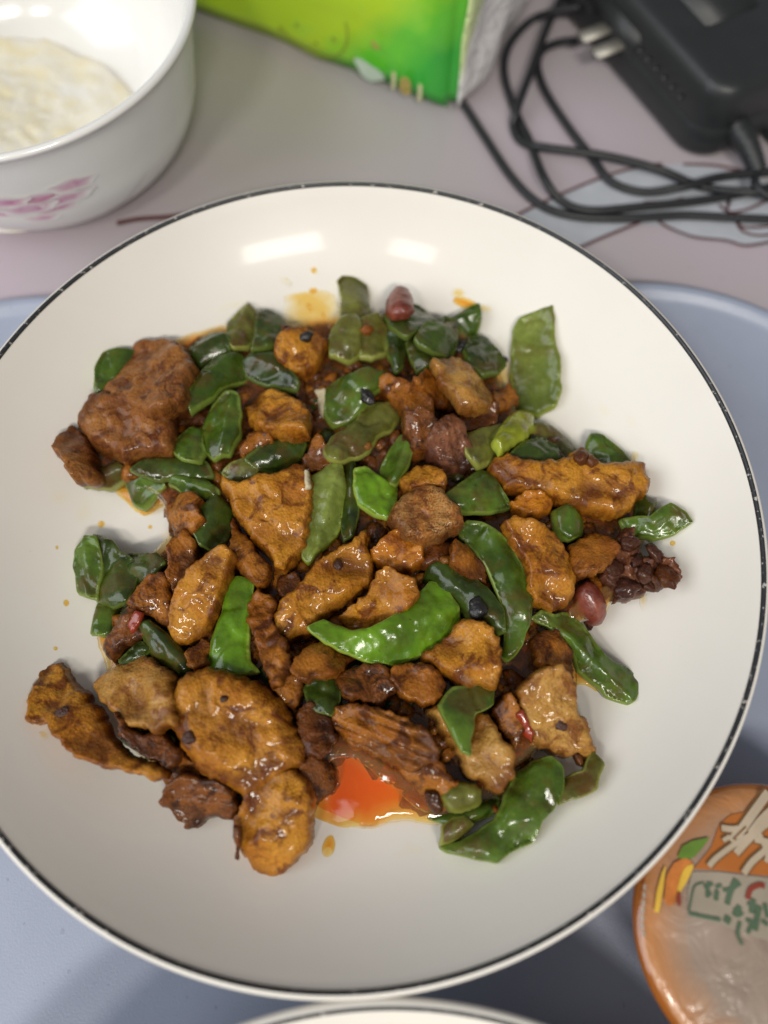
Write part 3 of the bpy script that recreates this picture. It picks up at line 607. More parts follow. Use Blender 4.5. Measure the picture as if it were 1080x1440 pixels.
# --- layer 4
pork(4, 'gold', 9, '313,690 319,678 345,683 380,673 410,662 432,657 444,700 439,742 431,772 417,793 406,812 388,808 378,787 358,762 338,732 323,707', 'big golden triangular pork piece left of centre', lump=.0022)
pork(4, 'gold', 10, '686,666 694,649 715,643 740,653 790,653 805,643 815,636 826,647 836,654 860,656 902,656 907,680 898,707 881,721 850,733 819,725 789,713 764,700 739,703 709,693 693,682', 'long golden fried pork strip at the right', lump=.002, w=.5)
pork(4, 'gold', 12, '248,985 258,958 290,941 320,946 361,962 397,988 418,1019 432,1045 428,1072 402,1093 371,1113 345,1123 319,1108 288,1088 262,1057 248,1026', 'large rounded golden pork piece at the lower left', w=.5, lump=.0018)
pork(4, 'gold', 9, '504,756 516,753 522,790 526,821 506,838 481,853 456,873 431,898 410,908 393,901 383,881 393,850 418,829 438,799 464,783 490,768', 'long amber pork slab with a peppercorn in the middle of the pile', w=.4)
pep(4, 'olive', 3, '457,641 465,621 488,607 500,597 508,579 530,569 553,574 562,592 551,613 531,623 521,641 500,650 478,657 463,651', 'mottled grey green pepper piece in the upper centre', bend=.003, lump=.0014)
pep(4, 'green', 3, '620,706 649,684 675,665 692,674 703,700 715,720 690,728 650,730 630,724', 'glossy green pepper wedge right of the two-tone cube', bend=.0045)
pep(4, 'green', 3, '289,597 303,576 321,561 340,564 343,590 339,622 328,650 306,657 291,642 284,618', 'glossy bright green pepper lobe with white highlights at upper left', bend=.005)
pep(4, 'bright', 3, '498,666 515,662 541,678 559,690 558,716 547,736 525,728 503,714 498,690', 'bright square pepper piece with a black speck in the centre', bend=.0024)
pep(4, 'inside', 2.8, '438,671 460,661 482,660 488,690 483,732 473,762 452,783 435,798 426,787 430,750 440,720 438,690', 'grey green pepper strip right of the big golden triangle', bend=.003)
pep(4, 'green', 3.2, '633,746 654,738 691,748 717,773 738,809 746,845 743,881 731,912 712,934 701,927 706,890 703,860 693,832 678,802 658,772', 'long arching green pepper strip right of centre', bend=.004)
# --- layer 5
pork(5, 'layer', 12, '546,736 558,709 579,693 600,688 621,698 642,719 652,735 645,750 621,761 595,771 574,771 558,757', 'two-tone pork cube with a pale fat strip near the centre', w=.32, lump=.001)
pep(5, 'bright', 3.4, '431,885 455,873 476,883 496,893 520,890 549,873 578,853 593,833 604,820 627,827 643,859 646,881 627,908 591,925 555,940 519,935 489,923 458,910', 'bright green curved pepper strip lying across the middle', bend=.0045, lump=.0005, ragged=.0004, crease=.0003)

pep(4, 'green', 3, '244,641 255,621 272,610 289,611 292,641 285,656 261,654', 'dark lower lobe left of the glossy highlighted pepper at upper left', bend=.003)
pep(2, 'dark', 3, '358,448 378,442 397,452 415,471 410,488 381,498 354,500 361,472', 'dark green pepper piece beside the wide olive one at the top left', bend=.002)
pep(2, 'olive', 3, '503,452 532,448 546,470 543,500 523,514 505,507 511,475', 'second dull olive pepper strip below the hidden peanut', bend=.002)
pep(2, 'green', 3, '108,802 111,778 125,757 141,756 148,790 143,848 112,840', 'left face of the folded pepper at the left edge of the pile', bend=.002)
pep(3, 'olive', 3, '616,1188 620,1163 635,1148 653,1146 667,1158 651,1174 634,1184', 'dark inner curl of the large twisted pepper at the bottom', bend=.002)
F.sort(key=lambda e: e[0])
for layer, kind, look, T, s, label, k in F:
    if kind == 'pork':
        kk = dict(w=.20, p=2.4, lump=.0036, lf=115, rough=.00048, ragged=.0010, res=.00072, grow=1.03, crease=.0005, tilt=.46 if layer in (2, 3) else .25); kk.update(k)
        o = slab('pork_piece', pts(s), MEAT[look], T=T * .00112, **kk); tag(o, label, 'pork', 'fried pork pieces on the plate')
    else:
        kk = dict(w=1.2, p=2.6, lump=.0019, rough=.00026, ragged=.00060, res=.00075, bend=.0028, crease=.0008, chq=.05, sink=52, grow=.985, wall=.9, tilt=.26 if layer > 1 else .15); kk.update(k)
        if kk['w'] < 1: kk['wall'] = 0
        if kk['bend'] > 0: kk['bend'] *= .85
        o = slab('pepper_piece', pts(s), PEP[look], T=T * .0015, **kk); tag(o, label, 'pepper', 'green pepper pieces on the plate')

def shreds(name, mats, n, seedv, label, cat, bedpts):
    rg = random.Random(seedv); bed = [tuple(px(x, y, .02)[:2]) for x, y in bedpts]
    ins = inside(bed, gx, gy); W = 7; mxm = HM.copy()
    for dx in range(-W, W + 1, 2):
        for dy in range(-W, W + 1, 2): mxm = np.maximum(mxm, np.roll(np.roll(HM, dx, 0), dy, 1))
    cand = np.argwhere(ins & (HM < .0232) & (HM < mxm - .003)); bm = bmesh.new()
    for _ in range(n):
        j, i = cand[rg.randrange(len(cand))]; x, y = gx[j, i], gy[j, i]; z = HM[j, i]
        L = rg.uniform(.0020, .0052); wd = rg.uniform(.0014, .0030); an = rg.uniform(0, 6.28); sd = rg.uniform(0, 60)
        rot = Matrix.Rotation(an, 3, 'Z') @ Matrix.Rotation(rg.uniform(-.5, .5), 3, 'Y')
        r = bmesh.ops.create_icosphere(bm, subdivisions=2, radius=1)
        for v in r['verts']:
            k = 1 + .5 * noise.noise(v.co * 1.3 + Vector((sd, 0, 0))) + .25 * noise.noise(v.co * 3 + Vector((sd, 0, 0)))
            c_ = Vector((v.co.x * L * k, v.co.y * wd * k, v.co.z * wd * .8 * k)); c_.z -= (c_.x / L) ** 2 * wd * .6
            v.co = rot @ c_ + Vector((x, y, z + wd * .2))
    at = mats
    o = from_bm(name, bm, at); me = o.data
    for nm, val in (('edge', .2), ('cav', .6), ('under', 0.0)):
        a_ = me.attributes.new(nm, 'FLOAT', 'POINT'); a_.data.foreach_set('value', [val] * len(me.vertices))
    tag(o, label, cat, kind='stuff')
shreds('pork_shreds', MEAT['dark'], 110, 3, 'dark pork shreds and crumbs caught in the gaps of the pile', 'pork', pts(BED))
shreds('pork_scraps', MEAT['brown'], 90, 5, 'lighter brown pork scraps caught in the gaps of the pile', 'pork', pts(BED))
shreds('pepper_shreds', PEP['dark'], 26, 8, 'dark pepper shreds caught in the gaps of the pile', 'pepper', pts(BED))

def hm_at(x, y):
    i = int(round((x - H0) / HS)); j = int(round((y - H0) / HS)); return float(HM[j, i])
def bits(name, X, Y, rx, mat, label, cat, group=None, squash=.8):
    z = .03
    for _ in range(4): q = px(X, Y, z); z = hm_at(q.x, q.y)
    bm = bmesh.new(); bmesh.ops.create_icosphere(bm, subdivisions=3, radius=1)
    sd = random.random() * 40; asp = random.uniform(.62, .9)
    for v in bm.verts:
        k = 1 + .40 * noise.noise(v.co * 1.2 + Vector((sd, 0, 0))) + .12 * noise.noise(v.co * 3.0 + Vector((sd, 0, 0)))
        v.co = Vector((v.co.x * rx * k, v.co.y * rx * k * asp, v.co.z * rx * squash * k))
    o = from_bm(name, bm, mat, None, (q.x, q.y, z + rx * .25)); o.rotation_euler = (random.uniform(-.3, .3), random.uniform(-.3, .3), random.uniform(0, 3))
    tag(o, label, cat, group)
def peanut(s, label):
    o = slab('peanut', pts(s), M_peanut, T=.0078, w=1.0, p=2.0, lump=.0005, rough=.00025, ragged=.0003, res=.0006, sink=50, grow=.9); tag(o, label, 'peanut', 'peanuts in red skins')
peanut('539,447 541,425 550,409 562,404 575,408 583,422 586,440 575,452 550,455', 'red skinned peanut poking out behind the top peppers')
peanut('804,838 809,822 820,815 834,818 846,832 855,850 855,868 846,882 832,884 818,874 808,858', 'red skinned peanut beside the dark mince at right')
bits('black_bean', 646, 490, .0034, M_black, 'large shrivelled black bean among the top peppers', 'bean', 'black beans')
bits('black_bean', 516, 561, .0026, M_black, 'small black bean left of the brown pork in the upper middle', 'bean', 'black beans')
bits('black_bean', 708, 507, .0014, M_black, 'tiny black crumb near the top right edge of the pile', 'bean', 'black beans')
bits('black_bean', 431, 475, .0022, M_black, 'dark bean on top of the curled glossy pork', 'bean', 'black beans')
bits('black_bean', 672, 856, .0034, M_black, 'black char lump on the dark glossy pepper right of centre', 'bean', 'black beans')
bits('peppercorn', 476, 795, .0019, M_corn, 'peppercorn on the long amber slab in the middle', 'peppercorn', 'peppercorns', .5)
bits('peppercorn', 266, 1038, .0021, M_corn, 'peppercorn at the left edge of the large rounded golden piece', 'peppercorn', 'peppercorns', .5)
bits('peppercorn', 786, 1017, .0023, M_corn, 'dark peppercorn on the pale pork at the lower right', 'peppercorn', 'peppercorns', .5)
bits('peppercorn', 315, 983, .0012, M_corn, 'tiny husk on top of the large rounded golden piece', 'peppercorn', 'peppercorns', .5)
bits('peppercorn', 88, 1004, .0022, M_corn, 'brown husk on the long tapering strip at lower left', 'peppercorn', 'peppercorns', .4)
bits('pork_crumb', 516, 466, .0022, MEAT['orange'], 'small orange crumb on the dull olive pepper at the top', 'pork')
bits('pork_crumb', 534, 628, .0022, MEAT['orange'], 'orange crumb on the mottled grey green pepper', 'pork')
bits('pork_crumb', 517, 640, .0015, MEAT['fat'], 'pale crumb at the lower rim of the mottled grey green pepper', 'pork')
bits('pork_crumb', 816, 645, .0026, MEAT['roast'], 'knobbly crust crumb on top of the long golden strip', 'pork')
bits('pork_crumb', 830, 650, .0020, MEAT['roast'], 'smaller crust crumb beside the knob on the long golden strip', 'pork')
bits('pork_crumb', 626, 788, .0016, MEAT['fat'], 'pale crumb in the hollow above the dark glossy pepper', 'pork')
bits('pork_crumb', 698, 1139, .0012, MEAT['orange'], 'tiny orange crumb above the large twisted pepper', 'pork')
def small(name, s, mat, T, label, cat, **k):
    kk = dict(w=.7, lump=.0006, rough=.0003, ragged=.0004, res=.0006); kk.update(k)
    tag(slab(name, pts(s), mat, T=T, **kk), label, cat)
small('garlic_sliver', '440,552 462,544 463,570 457,588 447,586 445,568', M_garlic, .003, 'white garlic sliver with brown edge near the top', 'garlic')
small('garlic_sliver', '427,661 436,658 439,688 429,690', M_garlic, .002, 'thin pale garlic sliver left of the grey green strip', 'garlic')
small('chilli_piece', '722,1004 734,996 752,1030 748,1046 736,1038', M_chilli, .002, 'dark red chilli sliver left of the pale pork at lower right', 'chilli')
small('chilli_piece', '178,880 192,856 204,862 196,880 186,892', M_chilli, .002, 'red chilli scrap right of the blue green pepper stub at left', 'chilli')
small('pork_shred', '412,536 428,530 434,560 430,574 420,572 416,556', MEAT['dark'], .003, 'dark dripping shred under the curled glossy pork', 'pork')
small('pork_shred', '328,1160 342,1160 344,1180 338,1196 336,1210 330,1208 332,1190 327,1176', MEAT['dark'], .004, 'thin dark shred hanging left of the pointed golden piece', 'pork')
small('pork_shred', '806,1056 824,1056 822,1078 813,1076', MEAT['dark'], .003, 'short brown shred touching the squared pepper end', 'pork')
small('pork_shred', '596,1112 616,1112 622,1138 612,1148 600,1136', MEAT['dark'], .004, 'dark sauce shred at the right corner of the oil pool', 'pork')
for i, (X, Y, r, lb) in enumerate(((885, 766, .0030, 'topmost'), (920, 779, .0032, 'pale rounded'), (936, 812, .0040, 'reddish rightmost'), (880, 828, .0036, 'lowest'), (862, 798, .0030, 'leftmost'), (905, 806, .0034, 'middle'), (895, 790, .0024, 'small upper'), (912, 824, .0022, 'small lower'))):
    bits('mince_nugget', X, Y, r, MEAT['brown' if i == 2 else 'maroon'], lb + ' nugget of the dark mince cluster at right', 'pork', 'mince nuggets', .6)

# ------------------------------------------------------------------ things around the plate
# bowl at upper left
BC = (-.1245, .1800)
bowl = empty('bowl', (*BC, 0))
prof = [(0, .0095), (.02, .0098), (.036, .012), (.048, .018), (.056, .028), (.0615, .040), (.0650, .052), (.0675, .0590), (.0684, .0604), (.0700, .0609), (.0710, .0600), (.0707, .0588),
        (.0690, .0565), (.0678, .0530), (.0660, .044), (.0640, .034), (.0615, .023), (.056, .013), (.048, .008), (.040, .0058), (.0385, .0012), (.035, .0010), (.034, .0055), (0, .0060)]
def smoothprof(p, n=4): return [(max(q.x, 0), q.y) for q in catmull([Vector((a, b, 0)) for a, b in p], n)]
lathe('bowl_body', smoothprof(prof), M_bowl, bowl, n=160)
# printed pink flower on the outside wall, facing the viewer
t = NT('flower_pink'); f = t.noise(160, 4)
cp = t.mix(t.ramp(f, [(.35, 0), (.65, 1)]), (.58, .22, .38), (.72, .48, .58))
M_pink = t.set(Base_Color=t.mix(t.ramp(t.math('ADD', t.attr('fade'), t.math('MULTIPLY', t.math('SUBTRACT', t.noise(90, 3), .5), .7)), [(.35, 0), (1.1, 1)]), cp, (.85, .84, .81)), Roughness=.16, Coat_Weight=.5, Coat_Roughness=.06)
def wall_r0(z):
    P = [(.023, .0615), (.034, .0640), (.044, .0660), (.053, .0678)]
    return float(np.interp(z, [a for a, b in P], [b for a, b in P])) + .0003
def petal(c_ang, cz, la, lz, rot, up):
    wall_r = lambda z: wall_r0(z) + up
    bm = bmesh.new(); n = 28; c = bm.verts.new((wall_r(cz) * math.cos(c_ang), wall_r(cz) * math.sin(c_ang), cz)); ring = []
    for k in range(n):
        q = 2 * math.pi * k / n; s = 1 + .12 * math.sin(5 * q + rot)
        da = la * math.cos(q) * s; dz = lz * math.sin(q) * s; a2 = c_ang + (da * math.cos(rot) - dz * math.sin(rot)) / .066; z2 = cz + da * math.sin(rot) * .5 + dz * math.cos(rot)
        ring.append(bm.verts.new((wall_r(z2) * math.cos(a2), wall_r(z2) * math.sin(a2), z2)))
    for k in range(n): bm.faces.new((c, ring[k], ring[(k + 1) % n]))
    po = from_bm('printed_petal', bm, M_pink, bowl); at = po.data.attributes.new('fade', 'FLOAT', 'POINT'); at.data.foreach_set('value', [0.0] + [1.0] * (len(po.data.vertices) - 1))
PK = [0.0]
for ang, z, la, lz, rt in ((-74, .036, .012, .0035, .05), (-64, .039, .009, .0030, -.15), (-72, .030, .010, .0028, .15), (-86, .037, .010, .003, .1), (-78, .026, .007, .002, -.1), (-90, .031, .009, .0026, .0), (-68, .034, .011, .003, .0), (-80, .033, .011, .003, .1)):
    petal(R(ang), z, la, lz, rt, PK[0]); PK[0] += .00012
tag(bowl, 'white porcelain bowl with a pink flower at the upper left', 'bowl')
# leftovers in the bowl
M_rice = NT('rice_yellow'); _f = M_rice.noise(90, 5, .6); _g = M_rice.noise(330, 3)
M_rice = M_rice.set(Base_Color=M_rice.mix(M_rice.ramp(_g, [(.56, 0), (.72, .25)]), M_rice.mix(M_rice.ramp(_f, [(.3, 0), (.66, 1)]), (.86, .845, .79), (.82, .74, .50)), (.76, .56, .24)), Roughness=.45, Normal=M_rice.bump(M_rice.noise(300, 4), .0004))
bm = bmesh.new(); n = 64; rings = []; rad = .047
for j in range(25):
    rr = rad * j / 24
    if j == 0: rings.append([bm.verts.new((0, 0, .024))]); continue
    ring = []
    for i in range(n):
        a = 2 * math.pi * i / n; x, y = rr * math.cos(a), rr * math.sin(a)
        z = .024 + .0035 * noise.noise(Vector((x * 28, y * 28, 2))) + .002 * noise.noise(Vector((x * 90, y * 90, 5))) + .0015 * noise.noise(Vector((x * 260, y * 260, 5))) - 2.5 * rr * rr - .12 * x + .004 * max(0, -y / .047)
        if j == 24: z = .012
        ring.append(bm.verts.new((x, y, z)))
    rings.append(ring)
for a, b in zip(rings, rings[1:]):
    for i in range(n):
        if len(a) == 1: bm.faces.new((a[0], b[i], b[(i + 1) % n]))
        else: bm.faces.new((a[i], b[i], b[(i + 1) % n], a[(i + 1) % n]))
o = from_bm('rice_leftovers', bm, M_rice, None, (BC[0] - .008, BC[1] - .009, 0)); tag(o, 'yellowish rice leftovers inside the flowered bowl', 'rice', kind='stuff')

# green tissue pack
C0 = px(634, 164, 0); C1 = px(285, 26, 0); ang = math.atan2(C1.y - C0.y, C1.x - C0.x)  # front edge runs to the left
pack = empty('tissue_pack', (C0.x, C0.y, .0005), ang + math.pi)
# local: x to the right along the front (body at x<0), y backward, z up
def puffed(x0, x1, y0, y1, z0, z1, nseg, puff, bev=.004):
    bm = bmesh.new(); bmesh.ops.create_cube(bm, size=1)
    for v in bm.verts: v.co = Vector((x0 + (v.co.x + .5) * (x1 - x0), y0 + (v.co.y + .5) * (y1 - y0), z0 + (v.co.z + .5) * (z1 - z0)))
    bmesh.ops.bevel(bm, geom=bm.edges[:], offset=bev, segments=3, affect='EDGES')
    bmesh.ops.subdivide_edges(bm, edges=[e for e in bm.edges if e.calc_length() > .01], cuts=nseg, use_grid_fill=True)
    for v in bm.verts:
        k = puff * noise.noise(v.co * 38) + puff * .5 * noise.noise(v.co * 110)
        v.co += Vector((0, k, k * .4)) if True else v.co
    return bm
t = NT('pack_print'); sx = t.node('ShaderNodeSeparateXYZ'); t.l.new(t.co, sx.inputs[0])
X_, Z_ = sx.outputs[0], sx.outputs[2]
g = t.math('ADD', t.math('MULTIPLY', t.math('ADD', X_, .085), 19.0), t.math('MULTIPLY', Z_, -20.0)); g = t.math('ADD', g, t.math('MULTIPLY', t.math('SUBTRACT', t.noise(45, 2), .5), .5))
c = t.mix(t.ramp(g, [(.25, 0), (.62, 1)]), (.47, .70, .020), (.14, .60, .035))
c = t.mix(t.ramp(g, [(.70, 0), (1.0, 1)]), c, (.035, .43, .035))
bl = t.ramp(t.noise(38, 3, dist=.6), [(.58, 0), (.70, .55)])
c = t.mix(bl, c, (.40, .72, .05))
M_pack = t.set(Base_Color=c, Roughness=.3, Coat_Weight=.4, Coat_Roughness=.12)
from_bm('wrapper', puffed(-.17, 0, 0, .085, 0, .058, 10, .0016), M_pack, pack)
t = NT('end_film'); f = t.noise(50, 4, dist=1.0); sx = t.node('ShaderNodeSeparateXYZ'); t.l.new(t.co, sx.inputs[0])
gg = t.math('ADD', t.math('MULTIPLY', sx.outputs[1], -40.0), t.math('MULTIPLY', sx.outputs[2], 22.0)); 
c = t.mix(t.ramp(t.math('ADD', gg, t.math('MULTIPLY', f, .8)), [(.45, 0), (.75, 1)]), (.86, .84, .83), (.74, .86, .42))  # lime gleam on the white film, painted into its colour towards the front top
M_endfilm = t.set(Base_Color=c, Roughness=.28, Normal=t.bump(t.noise(60, 3, dist=2.0), .003), Coat_Weight=.3)
bm = bmesh.new(); rows = []
for j in range(15):
    row = []
    for i in range(15):
        y = .004 + .077 * i / 14; z = .002 + .054 * j / 14
        pinch = .004 * math.exp(-((y - .042 - (z - .028) * .6) / .012) ** 2) + .0012 * noise.noise(Vector((0, y * 90, z * 60)))
        row.append(bm.verts.new((.0015 + pinch, y, z)))
    rows.append(row)
for a, b in zip(rows, rows[1:]):
    for i in range(14): bm.faces.new((a[i], a[i + 1], b[i + 1], b[i]))
ef = from_bm('end_flap', bm, M_endfilm, pack)
md = ef.modifiers.new('thick', 'SOLIDIFY'); md.thickness = .0012
M_cream = simple('print_cream', (.66, .64, .36), .35); M_ochre = simple('print_ochre', (.50, .36, .10), .35); M_mist = simple('print_mist', (.50, .62, .50), .35); M_gline = simple('print_olive_line', (.24, .34, .02), .35)
def ptext(s, x, z, size, mat):
    cu = bpy.data.curves.new('printed_digit', 'FONT'); cu.body = s; cu.size = size; cu.extrude = .0001; cu.offset = size * .03
    tmp = bpy.data.objects.new('printed_digit', cu); COL.objects.link(tmp)
    dg = bpy.context.evaluated_depsgraph_get(); me = bpy.data.meshes.new_from_object(tmp.evaluated_get(dg)); bpy.data.objects.remove(tmp)
    o = link('printed_digit', me, mat, pack, (x, -.0030, z), smooth=False); o.rotation_euler = (R(90), 0, 0)
ptext('1', -.0290, .0052, .0105, M_cream); ptext('8', -.0235, .0048, .0105, M_ochre); ptext('1', -.0165, .0044, .0105, M_cream)
def pblob(cx, cz, a, b, rot, mat, name='printed_shape'):
    bm = bmesh.new(); vs = []
    for k in range(24):
        q = 2 * math.pi * k / 24; s = 1 + .15 * math.sin(3 * q); x = a * math.cos(q) * s; z = b * math.sin(q) * s
        vs.append(bm.verts.new((cx + x * math.cos(rot) - z * math.sin(rot), -.0028, cz + x * math.sin(rot) + z * math.cos(rot))))
    bm.faces.new(vs); from_bm(name, bm, mat, pack, smooth=False)
pblob(-.0385, .0085, .0070, .0038, -.25, M_mist); pblob(-.0352, .0215, .0020, .0010, -.6, M_ochre)
ribbon_path = [Vector((-.066 + .018 * math.cos(q), .022 + .016 * math.sin(q), 0)) for q in np.linspace(-2.6, .3, 24)]
o = ribbon('printed_ring', ribbon_path, .0008, 0, M_gline, pack); o.rotation_euler = (R(90), 0, 0); o.location = (0, -.0028, 0)
for k in range(5): pblob(-.082 + .009 * k, .012 + .005 * (k % 2), .0008, .0008, 0, M_gline)
tag(pack, 'lime green tissue pack with white end film beside the bowl', 'tissue pack')

# charger with its cable
A0 = px(955, 202, 0); A1 = px(788, 5, 0); u = (A1 - A0).normalized(); rz = math.atan2(u.y, u.x)
ch = empty('charger', (A0.x, A0.y, .0006), rz)
# local: x along the long side away from the viewer, y negative = to the right
def rbox(x0, x1, y0, y1, z0, z1, bev, seg=5):
    bm = bmesh.new(); bmesh.ops.create_cube(bm, size=1)
    for v in bm.verts: v.co = Vector((x0 + (v.co.x + .5) * (x1 - x0), y0 + (v.co.y + .5) * (y1 - y0), z0 + (v.co.z + .5) * (z1 - z0)))
    bmesh.ops.bevel(bm, geom=bm.edges[:], offset=bev, segments=seg, affect='EDGES'); return bm
def tapered(x0, x1, y0, y1, h, bev):
    bm = rbox(x0, x1, y0, y1, 0, h, bev, 6)
    for v in bm.verts:
        k = v.co.z / h; cx, cy = (x0 + x1) / 2, (y0 + y1) / 2
        v.co.x = cx + (v.co.x - cx) * (1 - .10 * k); v.co.y = cy + (v.co.y - cy) * (1 - .14 * k)
    return bm
bm = bmesh.new(); rings = []
for ins, z in ((.004, .0), (.0012, .0012), (.0, .004), (.0008, .0135), (.0014, .0142), (.0012, .0148), (.0026, .0255), (.0036, .0284), (.0054, .0302), (.0085, .0311), (.019, .0315)):
    rings.append([bm.verts.new((x, y, z)) for x, y in rrect(-.014 + ins, .098 - ins, -.060 + ins, .004 - ins, .0145 - min(ins, .012), 12)])
for ra_, rb_ in zip(rings, rings[1:]):
    for i in range(len(ra_)): bm.faces.new((ra_[i], ra_[(i + 1) % len(ra_)], rb_[(i + 1) % len(ra_)], rb_[i]))
bm.faces.new(rings[0]); bm.faces.new(rings[-1]); from_bm('case', bm, M_plastic, ch)
from_bm('raised_panel', rbox(.022, .085, -.040, -.014, .0306, .0324, .0008, 2), M_plastic, ch)
for k in range(6):
    from_bm('vent_stud', rbox(.006 + .0058 * k, .0080 + .0058 * k, .0016, .0040, .0170, .0186, .0005, 2), M_plastic, ch)
for k, xx in enumerate((.044, .0545)):
    from_bm('prong', rbox(xx, xx + .0066, -.002, .0165, .0125, .0142, .0004, 2), M_metal, ch)
from_bm('plug_face', rbox(.038, .070, -.004, .0034, .006, .022, .001, 2), M_plastic, ch)
M = Matrix.Translation((A0.x, A0.y, .0006)) @ Matrix.Rotation(rz, 4, 'Z'); Mi = M.inverted()
s0 = px(1035, 178, .012); s1 = px(1052, 205, .010); s2 = px(1066, 240, .006)
pth = [Mi @ p for p in catmull([s0, s1, s2], 14)]
tube('strain_relief', pth, lambda t_: .0052 - .0018 * t_ + .0005 * math.sin(t_ * 70), M_plastic, ch, 14)
CW = .0017
def cable(s, zz):
    P = [px(x, y, z) for (x, y), z in zip(pts(s), zz)]
    o = tube('cable', [Mi @ p for p in catmull(P, 12)], CW, M_cable, ch, 12)
a, b_ = .0026, .0064
cable('610,85 648,140 680,190 720,250 760,288 810,304 880,307 960,303 1030,306 1110,310', [a] * 10)
cable('815,10 775,18 745,30 717,62 709,100 722,150 745,200 765,250 790,283 830,296 900,291 1000,280 1110,258', [.012, .008, a, a, a, a, a, b_, a, a, a, a, a])
cable('790,-5 768,42 747,100 728,150 722,178 735,200 770,208 850,219 925,238 985,262 1050,270 1110,268', [b_, b_, b_, b_, a, a, b_, b_, b_, a, b_, b_])
cable('812,58 785,60 762,72 756,95 768,130 800,180 835,225 860,256 905,270 960,263 1020,248 1110,240', [a, a, a, a, a, a, a, a, a, b_, b_, b_])
cable('1066,240 1062,258 1080,275 1110,280', [.006, .0075, .0075, .0075])
cable('1110,205 1085,195 1075,175 1085,150 1110,140', [a, a, a, a, a])
tag(ch, 'black plug charger with two prongs and looped cable at the upper right', 'charger')

# round jelly cup at lower right
CC = (.1098, -.1078); ZC = .0310
cup = empty('jelly_cup', (*CC, .0042))
t = NT('orange_jelly'); f = t.noise(60, 4, dist=.5)
c = t.mix(t.ramp(f, [(.3, 0), (.7, 1)]), (.40, .105, .012), (.52, .18, .030))
M_jelly = t.set(Base_Color=c, Roughness=.14, Transmission_Weight=.25, Coat_Weight=.6, Coat_Roughness=.05, Subsurface_Weight=.3, Subsurface_Radius=(.006, .002, .0006), Subsurface_Scale=1.0)
zz = lambda z: z - .0042
lathe('cup_body', [(0, zz(.0045)), (.024, zz(.0045)), (.026, zz(.006)), (.0285, zz(.014)), (.0325, zz(.022)), (.0343, zz(.0262)), (.0347, zz(.0282)), (.0340, zz(.0296)), (.031, zz(.0302)), (0, zz(.0302))], M_jelly, cup, n=96)
t = NT('lid_film'); sq = t.node('ShaderNodeVectorMath', operation='MULTIPLY'); t.l.new(t.co, sq.inputs[0]); sq.inputs[1].default_value = (1, 1, 0); sp = t.node('ShaderNodeVectorMath', operation='LENGTH'); t.l.new(sq.outputs[0], sp.inputs[0])
f = t.noise(55, 4, dist=.7)
c = t.mix(t.ramp(f, [(.35, 0), (.65, 1)]), (.27, .205, .160), (.32, .24, .185))
rr = t.math('ADD', t.math('MULTIPLY', sp.outputs['Value'], 26.0), t.math('MULTIPLY', t.math('SUBTRACT', f, .5), .25))
c = t.mix(t.ramp(rr, [(.58, 0), (.82, 1)]), c, (.46, .20, .070))
M_lid = t.set(Base_Color=c, Roughness=.24, Coat_Weight=.7, Coat_Roughness=.06, Normal=t.bump(t.noise(48, 4, .55, dist=1.4), .0035, .45))
def lid_z(x, y):
    r = math.hypot(x, y); return zz(.0318) - .0012 * (r / .033) ** 2 + .0005 * noise.noise(Vector((x * 110, y * 110, 1)))
bm = bmesh.new(); n = 72; rings = []
for j in range(20):
    r_ = .0338 * j / 19
    rings.append([bm.verts.new((0, 0, lid_z(0, 0)))] if j == 0 else [bm.verts.new((r_ * math.cos(2 * math.pi * i / n), r_ * math.sin(2 * math.pi * i / n), lid_z(r_ * math.cos(2 * math.pi * i / n), r_ * math.sin(2 * math.pi * i / n)) - (.0012 if j == 19 else 0))) for i in range(n)])
for a_, b2 in zip(rings, rings[1:]):
    for i in range(n):
        if len(a_) == 1: bm.faces.new((a_[0], b2[i], b2[(i + 1) % n]))
        else: bm.faces.new((a_[i], b2[i], b2[(i + 1) % n], a_[(i + 1) % n]))
from_bm('lid_film', bm, M_lid, cup)
M_or = simple('print_orange', (.40, .125, .024), .3); M_wh = simple('print_white', (.45, .36, .26), .3); M_br = simple('print_brown', (.19, .10, .036), .3); M_gr = simple('print_green', (.075, .120, .070), .3)
M_lf = simple('print_leaf', (.12, .22, .03), .3, vs=300); M_ye = simple('print_yellow', (.64, .40, .05), .3, vs=200); M_rd = simple('print_peach', (.52, .16, .03), .3, .3, None) if False else simple('print_peach', (.52, .17, .035), .3, None, .3, 250); M_pn = simple('print_panel', (.31, .26, .20), .3); M_dr = simple('print_maroon_red', (.22, .040, .022), .3)
LV = .00015
def cpx(x, y): 
    q = px(x, y, .0318); return Vector((q.x - CC[0], q.y - CC[1], 0))
def in_lid(p): 
    r = math.hypot(p.x, p.y); return p if r < .0332 else p * (.0332 / r)
def cdecal(name, s, lv, mat):
    P = [in_lid(cpx(x, y)) for x, y in pts(s)]; P2 = resample([(p.x, p.y) for p in P], .0015)
    X, Y = np.meshgrid(np.arange(-.034, .034, .0018), np.arange(-.034, .034, .0018)); X, Y = X.ravel(), Y.ravel(); k = inside(P2, X, Y); X, Y = X[k], Y[k]
    if len(X): k = segdist(P2, X, Y) > .0006; X, Y = X[k], Y[k]
    nb = len(P2); r = delaunay_2d_cdt([Vector(p) for p in P2] + [Vector((a1, b1)) for a1, b1 in zip(X, Y)], [(i, (i + 1) % nb) for i in range(nb)], [], 1, 1e-7)
    bm = bmesh.new(); vs = [bm.verts.new((v.x, v.y, lid_z(v.x, v.y) + LV * lv)) for v in r[0]]
    for f_ in r[2]:
        try: bm.faces.new([vs[i] for i in f_])
        except ValueError: pass
    return from_bm(name, bm, mat, cup, smooth=True)
